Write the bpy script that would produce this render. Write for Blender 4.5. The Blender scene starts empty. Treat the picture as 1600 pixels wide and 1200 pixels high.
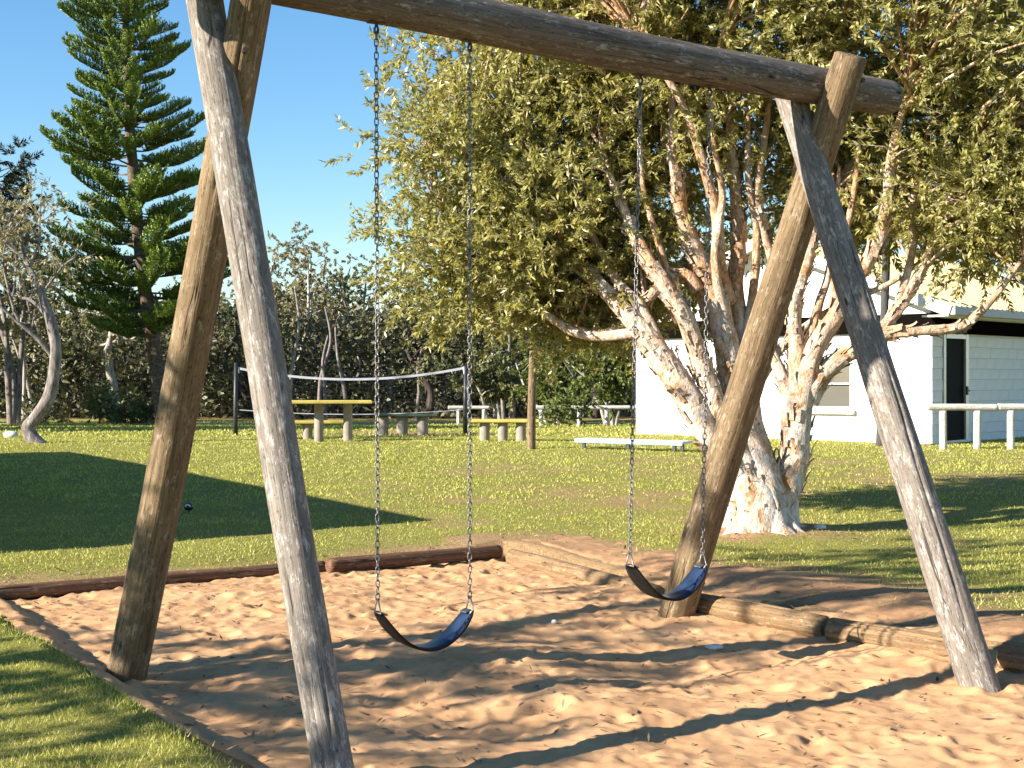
import bpy, math, random
import numpy as np
from mathutils import Vector, Matrix

# ------------------------------------------------------------------ camera, sky, sun, exposure
SC = bpy.context.scene
COL = SC.collection
EYE = 1.6
F = 2200.0                      # focal length in pixels of a 1600 px wide frame
cam_d = bpy.data.cameras.new('camera'); cam = bpy.data.objects.new('camera', cam_d); COL.objects.link(cam)
cam.location = (0, 0, EYE); cam.rotation_euler = (math.radians(90), 0, 0)
cam_d.sensor_width = 36.0; cam_d.lens = 36.0 * F / 1600.0; cam_d.shift_y = -10 / 1600.0
cam_d.clip_start = 0.05; cam_d.clip_end = 3000
SC.camera = cam

SUN_EL = math.radians(24.6)
SH = (1.98, 0.917)              # ground shift of a shadow for each metre of height
SUN_AZ = math.atan2(-SH[0], -SH[1])   # compass-like angle of the sun, from +Y towards +X
world = bpy.data.worlds.new('World'); SC.world = world; world.use_nodes = True
wn = world.node_tree.nodes; wl = world.node_tree.links
sky = wn.new('ShaderNodeTexSky'); sky.sky_type = 'NISHITA'; sky.sun_disc = False
sky.sun_elevation = SUN_EL; sky.sun_rotation = SUN_AZ
sky.air_density = 1.1; sky.dust_density = 0.0; sky.ozone_density = 3.6; sky.altitude = 0
hsv = wn.new('ShaderNodeHueSaturation'); hsv.inputs['Saturation'].default_value = 1.2; hsv.inputs['Hue'].default_value = 0.5
wl.new(sky.outputs['Color'], hsv.inputs['Color']); wl.new(hsv.outputs['Color'], wn['Background'].inputs['Color'])
wn['Background'].inputs['Strength'].default_value = 0.072
sun_d = bpy.data.lights.new('sun', 'SUN'); sun = bpy.data.objects.new('sun', sun_d); COL.objects.link(sun)
sun_d.energy = 5.0; sun_d.angle = math.radians(0.5); sun_d.color = (1.0, 0.93, 0.83)
dirv = Vector((SH[0], SH[1], -1.0)).normalized()
sun.rotation_euler = dirv.to_track_quat('-Z', 'Y').to_euler(); sun.location = (-20, -10, 12)
SC.view_settings.view_transform = 'Standard'; SC.view_settings.look = 'None'
SC.view_settings.gamma = 1.0; SC.view_settings.use_curve_mapping = False
SC.view_settings.exposure = 1.5
SC.render.engine = 'CYCLES'
SC.cycles.max_bounces = 5; SC.cycles.diffuse_bounces = 3; SC.cycles.transparent_max_bounces = 6

RNG = np.random.default_rng(7)
random.seed(7)

# ------------------------------------------------------------------ helpers
def hash2(i, j, seed):
    h = (i * 374761393 + j * 668265263 + seed * 974634777) & 0xffffffff
    h = ((h ^ (h >> 13)) * 1274126177) & 0xffffffff
    return ((h ^ (h >> 16)) & 0xffff) / 65535.0
def vnoise(x, y, seed=0):
    x = np.asarray(x, float); y = np.asarray(y, float)
    xi = np.floor(x).astype(np.int64); yi = np.floor(y).astype(np.int64)
    fx = x - xi; fy = y - yi; fx = fx*fx*(3-2*fx); fy = fy*fy*(3-2*fy)
    a = hash2(xi, yi, seed); b = hash2(xi+1, yi, seed); c = hash2(xi, yi+1, seed); d = hash2(xi+1, yi+1, seed)
    return (a*(1-fx)+b*fx)*(1-fy) + (c*(1-fx)+d*fx)*fy
def fbm(x, y, seed=0, o=3):
    r = 0; a = 0.5; t = 0
    for k in range(o):
        r = r + a*vnoise(np.asarray(x)*2**k, np.asarray(y)*2**k, seed+k); t += a; a *= 0.5
    return r/t
def sstep(x, a, b):
    t = np.clip((np.asarray(x, float)-a)/(b-a), 0, 1); return t*t*(3-2*t)

def zl(x, y):
    """height of the lawn"""
    x = np.asarray(x, float); y = np.asarray(y, float)
    z = 0.10 + 0.32*sstep(y, 11, 24) - 0.42*sstep(y, 28, 52)
    z = z + 0.05*(fbm(x*0.35, y*0.35, 3, 2)-0.5) * sstep(np.hypot(x-2.3, y-13), 0.0, 2.5)
    z = z + 0.10*np.exp(-((x-2.4)**2+(y-13.1)**2)/0.7)       # the root mound of the big tree
    return z
def zlf(x, y): return float(zl(x, y))

def at(px, py, Y): return Vector(((px-800)/F*Y, Y, EYE-(py-590)/F*Y))
def on_lawn(px, py):
    lo, hi = 4.0, 70.0
    for Y in np.arange(4, 70, 0.1):
        p = at(px, py, Y)
        if p.z <= zlf(p.x, p.y): return Vector((p.x, p.y, zlf(p.x, p.y)))
    p = at(px, py, 60); p.z = zlf(p.x, p.y); return p

def mesh_np(name, V, Fc, smooth=True, attrs=None):
    """V (n,3), Fc (m,k) with constant k"""
    V = np.asarray(V, np.float32); Fc = np.asarray(Fc, np.int32)
    me = bpy.data.meshes.new(name)
    me.vertices.add(len(V)); me.vertices.foreach_set('co', V.ravel())
    k = Fc.shape[1]
    me.loops.add(Fc.size); me.loops.foreach_set('vertex_index', Fc.ravel())
    me.polygons.add(len(Fc)); me.polygons.foreach_set('loop_start', np.arange(0, Fc.size, k, dtype=np.int32))
    if smooth: me.polygons.foreach_set('use_smooth', np.ones(len(Fc), bool))
    me.update(calc_edges=True)
    for an, av in (attrs or {}).items():
        a = me.attributes.new(an, 'FLOAT', 'POINT'); a.data.foreach_set('value', np.asarray(av, np.float32).ravel())
    return me
def link(name, me, mat=None, parent=None):
    o = bpy.data.objects.new(name, me); COL.objects.link(o)
    if mat is not None and me is not None and not me.materials: me.materials.append(mat)
    if parent is not None: o.parent = parent
    return o
def tag(o, label=None, cat=None, group=None, kind=None):
    if label: o['label'] = label
    if cat: o['category'] = cat
    if group: o['group'] = group
    if kind: o['kind'] = kind
    return o
def thing(name, label, cat, loc=(0, 0, 0), rz=0.0, group=None):
    o = bpy.data.objects.new(name, None); COL.objects.link(o); o.empty_display_size = 0.2
    o.location = loc; o.rotation_euler = (0, 0, rz)
    return tag(o, label, cat, group)

class MB:
    """collects mixed polygons"""
    def __init__(s): s.v = []; s.f = []
    def add(s, v, f):
        b = len(s.v); s.v += [tuple(p) for p in v]; s.f += [tuple(i+b for i in q) for q in f]; return s
    def box(s, c, d, rz=0.0, bev=0.0, M=None):
        hx, hy, hz = d[0]/2, d[1]/2, d[2]/2
        b = min(bev, hx*0.9, hy*0.9, hz*0.9)
        if b <= 0:
            P = [(x*hx, y*hy, z*hz) for z in (-1, 1) for x, y in ((-1, -1), (1, -1), (1, 1), (-1, 1))]
            Q = [(3, 2, 1, 0), (4, 5, 6, 7), (0, 1, 5, 4), (1, 2, 6, 5), (2, 3, 7, 6), (3, 0, 4, 7)]
        else:
            P = []
            for (ix, iy, iz) in ((hx-b, hy-b, -hz), (hx, hy, -hz+b), (hx, hy, hz-b), (hx-b, hy-b, hz)):
                P += [(-ix, -iy, iz), (ix, -iy, iz), (ix, iy, iz), (-ix, iy, iz)]
            Q = [(3, 2, 1, 0), (12, 13, 14, 15)]
            for r in range(3):
                for k in range(4):
                    a = r*4+k; c2 = r*4+(k+1) % 4; Q.append((a, c2, c2+4, a+4))
        R = Matrix.Rotation(rz, 3, 'Z')
        if M is not None: P = [M @ Vector(p) for p in P]
        else: P = [R @ Vector(p) + Vector(c) for p in P]
        return s.add(P, Q)
    def tube(s, pts, rad, n=8, cap=True, jit=0.0, seed=0):
        V, Q = tube_np(pts, rad, n, jit, seed, cap)
        return s.add(V.tolist(), Q)
    def build(s, name, mat, parent=None, smooth=False):
        me = bpy.data.meshes.new(name); me.from_pydata(s.v, [], s.f)
        if smooth: me.polygons.foreach_set('use_smooth', np.ones(len(me.polygons), bool))
        me.update()
        return link(name, me, mat, parent)

def spline(pts, rad, step):
    pts = [Vector(p) for p in pts]; n = len(pts); out = []; orad = []
    for i in range(n-1):
        p0 = pts[max(i-1, 0)]; p1 = pts[i]; p2 = pts[i+1]; p3 = pts[min(i+2, n-1)]
        m = max(2, int((p2-p1).length/step))
        for k in range(m):
            t = k/m
            out.append(0.5*((2*p1)+(p2-p0)*t+(2*p0-5*p1+4*p2-p3)*t*t+(-p0+3*p1-3*p2+p3)*t*t*t))
            orad.append(rad[i]*(1-t)+rad[i+1]*t)
    out.append(pts[-1]); orad.append(rad[-1])
    return out, orad
def tube_np(pts, rad, n=8, jit=0.0, seed=0, cap=True):
    P = np.array([tuple(p) for p in pts], float); m = len(P)
    R = np.asarray(rad, float)*np.ones(m)
    T = np.gradient(P, axis=0); T /= np.linalg.norm(T, axis=1)[:, None]+1e-9
    a = np.array((0, 0, 1.0)) if abs(T[0][2]) < 0.9 else np.array((1.0, 0, 0))
    N = np.zeros_like(P); nn = a - T[0]*a.dot(T[0])
    for i in range(m):
        nn = nn - T[i]*nn.dot(T[i]); nn /= np.linalg.norm(nn)+1e-9; N[i] = nn
    B = np.cross(T, N)
    th = np.arange(n)/n*2*math.pi
    rr = R[:, None]*np.ones((m, n))
    if jit:
        L = np.concatenate([[0], np.cumsum(np.linalg.norm(np.diff(P, axis=0), axis=1))])
        r0 = max(R.mean(), 0.02)
        cx = np.cos(th)[None, :]*1.6+L[:, None]/(r0*5)+seed*3.1; cy = np.sin(th)[None, :]*1.6+L[:, None]/(r0*11)+seed*1.7
        rr = rr*(1+jit*(fbm(cx, cy, seed, 3)-0.5)*2)
    V = P[:, None, :]+rr[:, :, None]*(np.cos(th)[None, :, None]*N[:, None, :]+np.sin(th)[None, :, None]*B[:, None, :])
    V = V.reshape(-1, 3); Q = []
    for i in range(m-1):
        for k in range(n):
            k2 = (k+1) % n; Q.append((i*n+k, i*n+k2, (i+1)*n+k2, (i+1)*n+k))
    if cap: Q.append(tuple(range(n-1, -1, -1))); Q.append(tuple((m-1)*n+k for k in range(n)))
    return V, Q

# ------------------------------------------------------------------ materials
def newmat(name, rough=0.8, spec=0.3):
    m = bpy.data.materials.new(name); m.use_nodes = True
    nt = m.node_tree; b = nt.nodes['Principled BSDF']
    b.inputs['Roughness'].default_value = rough; b.inputs['Specular IOR Level'].default_value = spec
    return m, nt, b
def nd(nt, typ, **kw):
    n = nt.nodes.new(typ)
    for k, v in kw.items():
        if k in n.inputs: n.inputs[k].default_value = v
        else: setattr(n, k, v)
    return n
def ramp(nt, src, stops):
    r = nt.nodes.new('ShaderNodeValToRGB'); e = r.color_ramp.elements
    while len(e) < len(stops): e.new(0.5)
    for el, (p, c) in zip(e, stops):
        el.position = p; el.color = (c[0], c[1], c[2], 1) if not isinstance(c, (int, float)) else (c, c, c, 1)
    nt.links.new(src, r.inputs['Fac']); return r.outputs['Color']
def noise(nt, vec, scale, detail=4, rough=0.55, dist=0.0):
    n = nd(nt, 'ShaderNodeTexNoise', Scale=scale, Detail=detail, Roughness=rough, Distortion=dist)
    if vec is not None: nt.links.new(vec, n.inputs['Vector'])
    return n.outputs['Fac']
def mapping(nt, vec, scale=(1, 1, 1), loc=(0, 0, 0)):
    m = nt.nodes.new('ShaderNodeMapping'); m.inputs['Scale'].default_value = scale; m.inputs['Location'].default_value = loc
    nt.links.new(vec, m.inputs['Vector']); return m.outputs['Vector']
def objco(nt): return nt.nodes.new('ShaderNodeTexCoord').outputs['Object']
def mix(nt, fac, a, b, mode='MIX'):
    m = nt.nodes.new('ShaderNodeMix'); m.data_type = 'RGBA'; m.blend_type = mode
    for s, v in ((0, fac), (6, a), (7, b)):
        if isinstance(v, (int, float)): m.inputs[s].default_value = v
        elif isinstance(v, tuple): m.inputs[s].default_value = (*v, 1)
        else: nt.links.new(v, m.inputs[s])
    return m.outputs[2]
def bump(nt, b, h, strength=0.5, dist=0.02):
    n = nd(nt, 'ShaderNodeBump', Strength=strength, Distance=dist)
    nt.links.new(h, n.inputs['Height']); nt.links.new(n.outputs['Normal'], b.inputs['Normal'])
def flat(name, c, rough=0.7, var=0.12, scale=6, metal=0.0, bmp=0.15):
    m, nt, b = newmat(name, rough, 0.5 if metal or rough < 0.5 else 0.12); v = objco(nt)
    f = noise(nt, v, scale, 5, 0.6)
    lo = tuple(x*(1-var*1.6) for x in c); hi = tuple(min(1, x*(1+var)) for x in c)
    nt.links.new(ramp(nt, f, [(0.3, lo), (0.7, hi)]), b.inputs['Base Color'])
    b.inputs['Metallic'].default_value = metal
    if bmp: bump(nt, b, noise(nt, v, scale*7, 4), bmp, 0.01)
    return m

def wood(name, dark, mid, light, pale, pale_amt=0.5, seed=0.0):
    """round weathered timber, local Z runs along the log"""
    m, nt, b = newmat(name, 0.85, 0.2); v = objco(nt)
    v0 = mapping(nt, v, (1, 1, 1), (seed, seed*0.7, seed*1.3))
    grain = noise(nt, mapping(nt, v0, (70, 70, 3.0)), 1.0, 5, 0.6, 0.4)
    broad = noise(nt, mapping(nt, v0, (14, 14, 0.9)), 1.0, 4, 0.6, 0.8)
    c1 = ramp(nt, grain, [(0.25, dark), (0.5, mid), (0.75, light)])
    c2 = ramp(nt, broad, [(0.3, dark), (0.55, mid), (0.8, light)])
    c = mix(nt, 0.5, c1, c2)
    pat = noise(nt, mapping(nt, v0, (26, 26, 8)), 1.0, 7, 0.78, 0.3)
    patf = ramp(nt, pat, [(0.62-pale_amt*0.3, 0.0), (0.72-pale_amt*0.3, 1.0)])
    spk = noise(nt, mapping(nt, v0, (60, 60, 22)), 1.0, 4, 0.7)
    spf = ramp(nt, spk, [(0.42, 0.05), (0.56, 1.0)])
    pf = mix(nt, 1.0, mix(nt, 1.0, patf, spf, 'MULTIPLY'), (0.75, 0.75, 0.75), 'MULTIPLY')
    c = mix(nt, pf, c, pale)
    # drying cracks: thin lines where a stretched noise crosses its middle
    ck = noise(nt, mapping(nt, v0, (11, 11, 0.55)), 1.0, 3, 0.5, 0.6)
    crack = ramp(nt, ck, [(0.490, 0.0), (0.498, 1.0), (0.502, 1.0), (0.510, 0.0)])
    gate = ramp(nt, noise(nt, mapping(nt, v0, (5, 5, 1.1), (3, 1, 2)), 1.0, 2), [(0.53, 0.0), (0.60, 1.0)])
    crack = mix(nt, 1.0, crack, gate, 'MULTIPLY')
    c = mix(nt, crack, c, tuple(x*0.45 for x in dark))
    pit = ramp(nt, noise(nt, mapping(nt, v0, (95, 95, 28)), 1.0, 4, 0.75), [(0.36, 1.0), (0.44, 0.0)])
    c = mix(nt, mix(nt, 1.0, pit, (0.7, 0.7, 0.7), 'MULTIPLY'), c, tuple(x*0.45 for x in dark))
    # knots
    vo = nd(nt, 'ShaderNodeTexVoronoi', Scale=1.0); nt.links.new(mapping(nt, v0, (7, 7, 2.6)), vo.inputs['Vector'])
    kn = ramp(nt, vo.outputs['Distance'], [(0.04, 1.0), (0.09, 0.0)])
    c = mix(nt, kn, c, tuple(x*0.5 for x in dark))
    nt.links.new(c, b.inputs['Base Color'])
    h1 = mix(nt, 0.35, grain, broad); hh = mix(nt, crack, h1, (0.0, 0.0, 0.0))
    bump(nt, b, hh, 0.75, 0.012)
    return m

def leafmat(name, cols, trans=0.35, rough=0.5, spec=0.4):
    m, nt, b = newmat(name, rough, spec)
    g = nt.nodes.new('ShaderNodeNewGeometry')
    n = len(cols); c = ramp(nt, g.outputs['Random Per Island'], [(i/(n-1), cols[i]) for i in range(n)])
    big = noise(nt, objco(nt), 0.9, 2)
    c = mix(nt, ramp(nt, big, [(0.35, 0.0), (0.65, 1.0)]), c, mix(nt, 0.35, c, tuple(x*1.25 for x in cols[-1])))
    nt.links.new(c, b.inputs['Base Color'])
    t = nt.nodes.new('ShaderNodeBsdfTranslucent'); nt.links.new(mix(nt, 1.0, c, (1.0, 1.05, 0.55), 'MULTIPLY'), t.inputs['Color'])
    ms = nd(nt, 'ShaderNodeMixShader'); ms.inputs[0].default_value = trans
    nt.links.new(b.outputs[0], ms.inputs[1]); nt.links.new(t.outputs[0], ms.inputs[2])
    nt.links.new(ms.outputs[0], nt.nodes['Material Output'].inputs['Surface'])
    return m

M = {}
M['wood_grey'] = wood('weathered_grey_timber', (0.080, 0.066, 0.053), (0.195, 0.163, 0.132), (0.32, 0.275, 0.228), (0.48, 0.435, 0.38), 0.42, 1.3)
M['wood_tan'] = wood('golden_brown_timber', (0.052, 0.033, 0.017), (0.18, 0.122, 0.066), (0.35, 0.262, 0.155), (0.42, 0.345, 0.235), 0.32, 5.1)
M['wood_beam'] = wood('dark_beam_timber', (0.055, 0.041, 0.033), (0.13, 0.105, 0.085), (0.24, 0.21, 0.18), (0.38, 0.355, 0.33), 0.32, 9.4)
M['wood_red'] = wood('reddish_edging_timber', (0.065, 0.032, 0.018), (0.15, 0.078, 0.043), (0.26, 0.165, 0.10), (0.34, 0.25, 0.17), 0.3, 2.2)
M['wood_edge'] = wood('worn_edging_timber', (0.085, 0.046, 0.022), (0.23, 0.145, 0.072), (0.37, 0.26, 0.145), (0.44, 0.34, 0.22), 0.3, 7.7)
M['wood_rail'] = wood('pale_rail_timber', (0.22, 0.20, 0.18), (0.48, 0.45, 0.40), (0.66, 0.62, 0.56), (0.75, 0.72, 0.66), 0.5, 4.4)
M['wood_pole'] = wood('dark_pole_timber', (0.03, 0.028, 0.026), (0.075, 0.07, 0.065), (0.13, 0.12, 0.11), (0.18, 0.17, 0.16), 0.2, 6.6)

def sandmat():
    m, nt, b = newmat('orange_sand', 0.95, 0.1); v = objco(nt)
    f = noise(nt, v, 2.2, 5, 0.6); g = noise(nt, v, 260, 3, 0.7); k = noise(nt, v, 26, 5, 0.65)
    c = ramp(nt, f, [(0.28, (0.46, 0.25, 0.122)), (0.55, (0.58, 0.34, 0.17)), (0.8, (0.65, 0.42, 0.235))])
    c = mix(nt, ramp(nt, k, [(0.4, 0.0), (0.75, 0.35)]), c, (0.38, 0.19, 0.085))
    c = mix(nt, ramp(nt, g, [(0.34, 0.30), (0.44, 0.0)]), c, (0.20, 0.11, 0.06))
    so = nd(nt, 'ShaderNodeAttribute', attribute_name='soil')
    c = mix(nt, so.outputs['Fac'], c, ramp(nt, k, [(0.35, (0.20, 0.11, 0.058)), (0.65, (0.36, 0.215, 0.12))]))
    nt.links.new(c, b.inputs['Base Color'])
    bump(nt, b, mix(nt, 0.55, noise(nt, v, 75, 6, 0.75), g), 0.6, 0.012)
    return m
M['sand'] = sandmat()
def lawnmat():
    m, nt, b = newmat('lawn_soil', 0.95, 0.05); v = objco(nt)
    a = nd(nt, 'ShaderNodeAttribute', attribute_name='bare')
    f = noise(nt, v, 45, 5, 0.75); g = noise(nt, v, 1.3, 4, 0.6)
    gr = ramp(nt, f, [(0.3, (0.12, 0.13, 0.026)), (0.5, (0.28, 0.27, 0.065)), (0.72, (0.46, 0.39, 0.14))])
    gr = mix(nt, ramp(nt, g, [(0.35, 0.0), (0.7, 0.45)]), gr, (0.20, 0.175, 0.06))
    d = ramp(nt, noise(nt, v, 30, 6, 0.75), [(0.3, (0.20, 0.12, 0.055)), (0.5, (0.38, 0.245, 0.125)), (0.75, (0.52, 0.37, 0.21))])
    edge = nd(nt, 'ShaderNodeMath', operation='ADD'); nt.links.new(a.outputs['Fac'], edge.inputs[0])
    e2 = nd(nt, 'ShaderNodeMath', operation='MULTIPLY_ADD'); nt.links.new(noise(nt, v, 9, 5, 0.7), e2.inputs[0]); e2.inputs[1].default_value = 0.7; e2.inputs[2].default_value = -0.35
    nt.links.new(e2.outputs[0], edge.inputs[1])
    c = mix(nt, ramp(nt, edge.outputs[0], [(0.3, 0.0), (0.7, 1.0)]), gr, d)
    nt.links.new(c, b.inputs['Base Color']); bump(nt, b, f, 0.9, 0.04)
    return m
M['lawn'] = lawnmat()
M['grass'] = leafmat('grass_blades', [(0.21, 0.235, 0.034), (0.38, 0.38, 0.06), (0.52, 0.48, 0.12), (0.65, 0.56, 0.25), (0.32, 0.34, 0.05)], 0.3, 0.6, 0.25)
M['leaf_paper'] = leafmat('paperbark_leaves', [(0.10, 0.12, 0.034), (0.24, 0.24, 0.064), (0.40, 0.37, 0.115), (0.60, 0.54, 0.25), (0.17, 0.185, 0.05), (0.46, 0.38, 0.13)], 0.42, 0.33, 0.6)
M['leaf_gum'] = leafmat('gum_leaves', [(0.08, 0.08, 0.042), (0.18, 0.17, 0.085), (0.28, 0.25, 0.13), (0.38, 0.30, 0.17)], 0.25)
M['leaf_olive'] = leafmat('olive_gum_leaves', [(0.07, 0.078, 0.036), (0.15, 0.155, 0.065), (0.27, 0.26, 0.12)], 0.25)
M['leaf_dark'] = leafmat('dark_she_oak_leaves', [(0.012, 0.018, 0.010), (0.026, 0.034, 0.016), (0.045, 0.052, 0.025)], 0.12)
M['leaf_under'] = leafmat('understorey_leaves', [(0.008, 0.011, 0.006), (0.024, 0.028, 0.013), (0.075, 0.078, 0.034), (0.19, 0.175, 0.085)], 0.12)  # deep shade under the wood is put into these dark leaf colours
M['leaf_shrub'] = leafmat('shrub_leaves', [(0.07, 0.095, 0.02), (0.12, 0.15, 0.035), (0.18, 0.20, 0.06)], 0.3)
M['pine_needle'] = leafmat('pine_needles', [(0.020, 0.042, 0.010), (0.060, 0.105, 0.015), (0.13, 0.195, 0.024), (0.25, 0.32, 0.042)], 0.12, 0.5)
M['litter'] = leafmat('dry_leaf_litter', [(0.10, 0.055, 0.03), (0.25, 0.15, 0.08), (0.42, 0.30, 0.18), (0.06, 0.035, 0.02)], 0.1, 0.8)

def paperbark():
    m, nt, b = newmat('paper_bark', 0.9, 0.1); v = objco(nt)
    v1 = mapping(nt, v, (1, 1, 0.55))
    p = noise(nt, v1, 5.5, 6, 0.68, 1.2); q = noise(nt, mapping(nt, v, (1, 1, 0.6)), 26, 5, 0.7, 0.5); big = noise(nt, v, 1.4, 3, 0.5, 0.4)
    c = ramp(nt, p, [(0.28, (0.22, 0.10, 0.040)), (0.38, (0.44, 0.25, 0.12)), (0.45, (0.60, 0.48, 0.36)), (0.54, (0.70, 0.63, 0.54)), (0.8, (0.79, 0.74, 0.66))])
    ca = nd(nt, 'ShaderNodeAttribute', attribute_name='rise')
    org = mix(nt, 1.0, ramp(nt, big, [(0.34, 0.15), (0.6, 1.0)]), ca.outputs['Color'], 'MULTIPLY')
    c = mix(nt, org, c, ramp(nt, q, [(0.3, (0.16, 0.06, 0.022)), (0.46, (0.42, 0.195, 0.075)), (0.60, (0.58, 0.37, 0.20)), (0.75, (0.72, 0.60, 0.46))]))
    # dark peeling edges
    e = noise(nt, mapping(nt, v, (1, 1, 0.35)), 13, 5, 0.7, 1.6)
    el = ramp(nt, e, [(0.47, 0.0), (0.495, 1.0), (0.505, 1.0), (0.53, 0.0)])
    c = mix(nt, mix(nt, 0.7, (0, 0, 0), el), c, (0.13, 0.07, 0.04))
    nt.links.new(c, b.inputs['Base Color'])
    bump(nt, b, mix(nt, 0.5, p, q), 1.0, 0.05)
    return m
M['paperbark'] = paperbark()
def bark(name, lo, mid, hi, zs=0.3, sc=14):
    m, nt, b = newmat(name, 0.9, 0.15); v = objco(nt)
    f = noise(nt, mapping(nt, v, (1, 1, zs)), sc, 6, 0.7, 0.6)
    nt.links.new(ramp(nt, f, [(0.3, lo), (0.5, mid), (0.72, hi)]), b.inputs['Base Color']); bump(nt, b, f, 0.7, 0.03)
    return m
M['bark_gum'] = bark('gum_bark', (0.16, 0.13, 0.10), (0.36, 0.32, 0.27), (0.55, 0.50, 0.44))
M['bark_pale'] = bark('bleached_bark', (0.08, 0.065, 0.055), (0.20, 0.17, 0.15), (0.40, 0.36, 0.33))
M['bark_dark'] = bark('dark_bark', (0.03, 0.025, 0.02), (0.07, 0.055, 0.045), (0.14, 0.115, 0.095))
M['bark_pine'] = bark('pine_bark', (0.03, 0.022, 0.016), (0.12, 0.088, 0.06), (0.27, 0.21, 0.145), 1.6, 9)
M['chain'] = flat('galvanised_chain', (0.23, 0.22, 0.215), 0.42, 0.35, 60, 0.85, 0.2)
M['rust'] = flat('rusty_iron', (0.10, 0.065, 0.045), 0.7, 0.4, 40, 0.6, 0.3)
M['seat'] = flat('blue_rubber', (0.014, 0.027, 0.062), 0.36, 0.35, 14, 0, 0.2)
M['seat_under'] = flat('black_rubber', (0.018, 0.015, 0.014), 0.6, 0.3, 14)
M['white_paint'] = flat('white_block_paint', (0.78, 0.77, 0.75), 0.75, 0.05, 3, 0, 0.2)
M['mortar'] = flat('painted_joint', (0.76, 0.75, 0.73), 0.85, 0.06, 9)
M['cream_roof'] = flat('cream_roof_steel', (0.62, 0.49, 0.26), 0.75, 0.06, 2, 0, 0.0)
M['brown_trim'] = flat('brown_fascia', (0.006, 0.005, 0.004), 0.8, 0.15, 4)
M['brown_trim'].node_tree.nodes['Principled BSDF'].inputs['Specular IOR Level'].default_value = 0.0
M['grey_trim'] = flat('grey_gutter', (0.33, 0.33, 0.34), 0.45, 0.06, 3, 0, 0.0)
M['pale_trim'] = flat('off_white_trim', (0.72, 0.70, 0.68), 0.6, 0.05, 4, 0, 0.05)
M['alu'] = flat('aluminium_frame', (0.55, 0.55, 0.56), 0.35, 0.06, 6, 0.6, 0.0)
M['screen'] = flat('black_security_mesh', (0.004, 0.004, 0.0045), 0.7, 0.4, 70)
M['black'] = flat('black_fitting', (0.012, 0.012, 0.012), 0.4, 0.2, 20)
M['concrete'] = flat('concrete', (0.29, 0.25, 0.205), 0.9, 0.15, 8, 0, 0.4)
M['slab'] = flat('pale_slab', (0.55, 0.53, 0.50), 0.9, 0.12, 4, 0, 0.3)
M['yellow'] = flat('mustard_top', (0.50, 0.40, 0.10), 0.6, 0.14, 5)
M['green_top'] = flat('dark_green_top', (0.06, 0.085, 0.045), 0.6, 0.2, 5)
M['tape'] = flat('pale_net_tape', (0.40, 0.40, 0.44), 0.7, 0.08, 8)
M['net'] = flat('black_net_cord', (0.02, 0.02, 0.02), 0.8, 0.2, 8)
M['post_dark'] = flat('dark_steel_post', (0.035, 0.037, 0.04), 0.5, 0.25, 8, 0.3)
M['plank_white'] = flat('chalky_white_board', (0.74, 0.77, 0.78), 0.7, 0.08, 6)
M['plank_blue'] = flat('faded_blue_board', (0.30, 0.50, 0.62), 0.65, 0.14, 8)
M['stone'] = flat('white_stone', (0.66, 0.62, 0.56), 0.85, 0.14, 9, 0, 0.5)
M['path'] = flat('pale_gravel_path', (0.42, 0.38, 0.32), 0.95, 0.15, 3, 0, 0.3)
M['tile_roof'] = flat('grey_roof_sheet', (0.25, 0.25, 0.26), 0.5, 0.1, 3)
def glassmat():
    m, nt, b = newmat('window_glass', 0.05, 0.6); b.inputs['Base Color'].default_value = (0.16, 0.15, 0.13, 1); b.inputs['Metallic'].default_value = 0.35
    bump(nt, b, noise(nt, objco(nt), 2.5, 2), 0.05, 0.05); return m
M['glass'] = glassmat()

# ------------------------------------------------------------------ the ground: lawn sheet, sand pit
O2 = np.array((-0.09, 12.8)); E1 = np.array((-0.86, -0.51)); E1 /= np.linalg.norm(E1); E2 = np.array((-E1[1], E1[0]))
if E2[1] > 0: E2 = -E2
PW, PL = 4.6, 9.6               # the pit's width and length
def st(x, y): d0 = np.asarray(x)-O2[0]; d1 = np.asarray(y)-O2[1]; return d0*E1[0]+d1*E1[1], d0*E2[0]+d1*E2[1]
def wob(q, seed): return 0.05*(fbm(np.asarray(q)*1.7, np.asarray(q)*0+seed, seed, 3)-0.5)*2
def pit_left(t): return PW + 0.10*np.sin(np.asarray(t)*0.55+0.3) + wob(t, 21)
def bare(x, y):
    s, t = st(x, y); n = fbm(x*1.5, y*1.5, 31, 4); n2 = fbm(x*4, y*4, 37, 3)
    out = np.zeros_like(n)
    d_right = np.where((t > -0.6), -s, 9)                                    # metres outside the right border
    out = np.maximum(out, 1.25 - np.abs(np.clip(d_right, 0, 9))*0.62 - 0.25*sstep(t, 3.2, 0.2) - np.where(d_right < -0.3, 9, 0))
    d_back = np.where((s > -0.8) & (s < PW+0.5), -t, 9)
    out = np.maximum(out, 0.80 - np.abs(np.clip(d_back, 0, 9))*1.3 - np.where(d_back < -0.3, 9, 0))
    out = np.maximum(out, 0.50 - np.clip(s-PW, -0.2, 9)*5.5 - np.where((s < PW-0.2) | (t < 0), 9, 0))
    out = np.maximum(out, 1.0 - np.hypot((x-2.35)/1.05, (y-13.0)/0.8)*0.75)  # round the big tree
    out = np.maximum(out, 0.62 - np.hypot((x-1.2)/1.7, (y-16.2)/1.8)*0.42)   # worn middle of the lawn
    out = np.maximum(out, 0.9 - np.hypot((x+1.9)/4.5, (y-30.5)/1.5)*0.8)     # under the tables
    out = np.maximum(out, 0.75*sstep(y, 50, 57)); out = np.maximum(out, 0.34*sstep(y, 11, 14)*sstep(x, -6, 1)*sstep(y, 27, 20))
    return np.clip(out + (n-0.5)*0.75 + (n2-0.5)*0.35, 0, 1)

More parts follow.
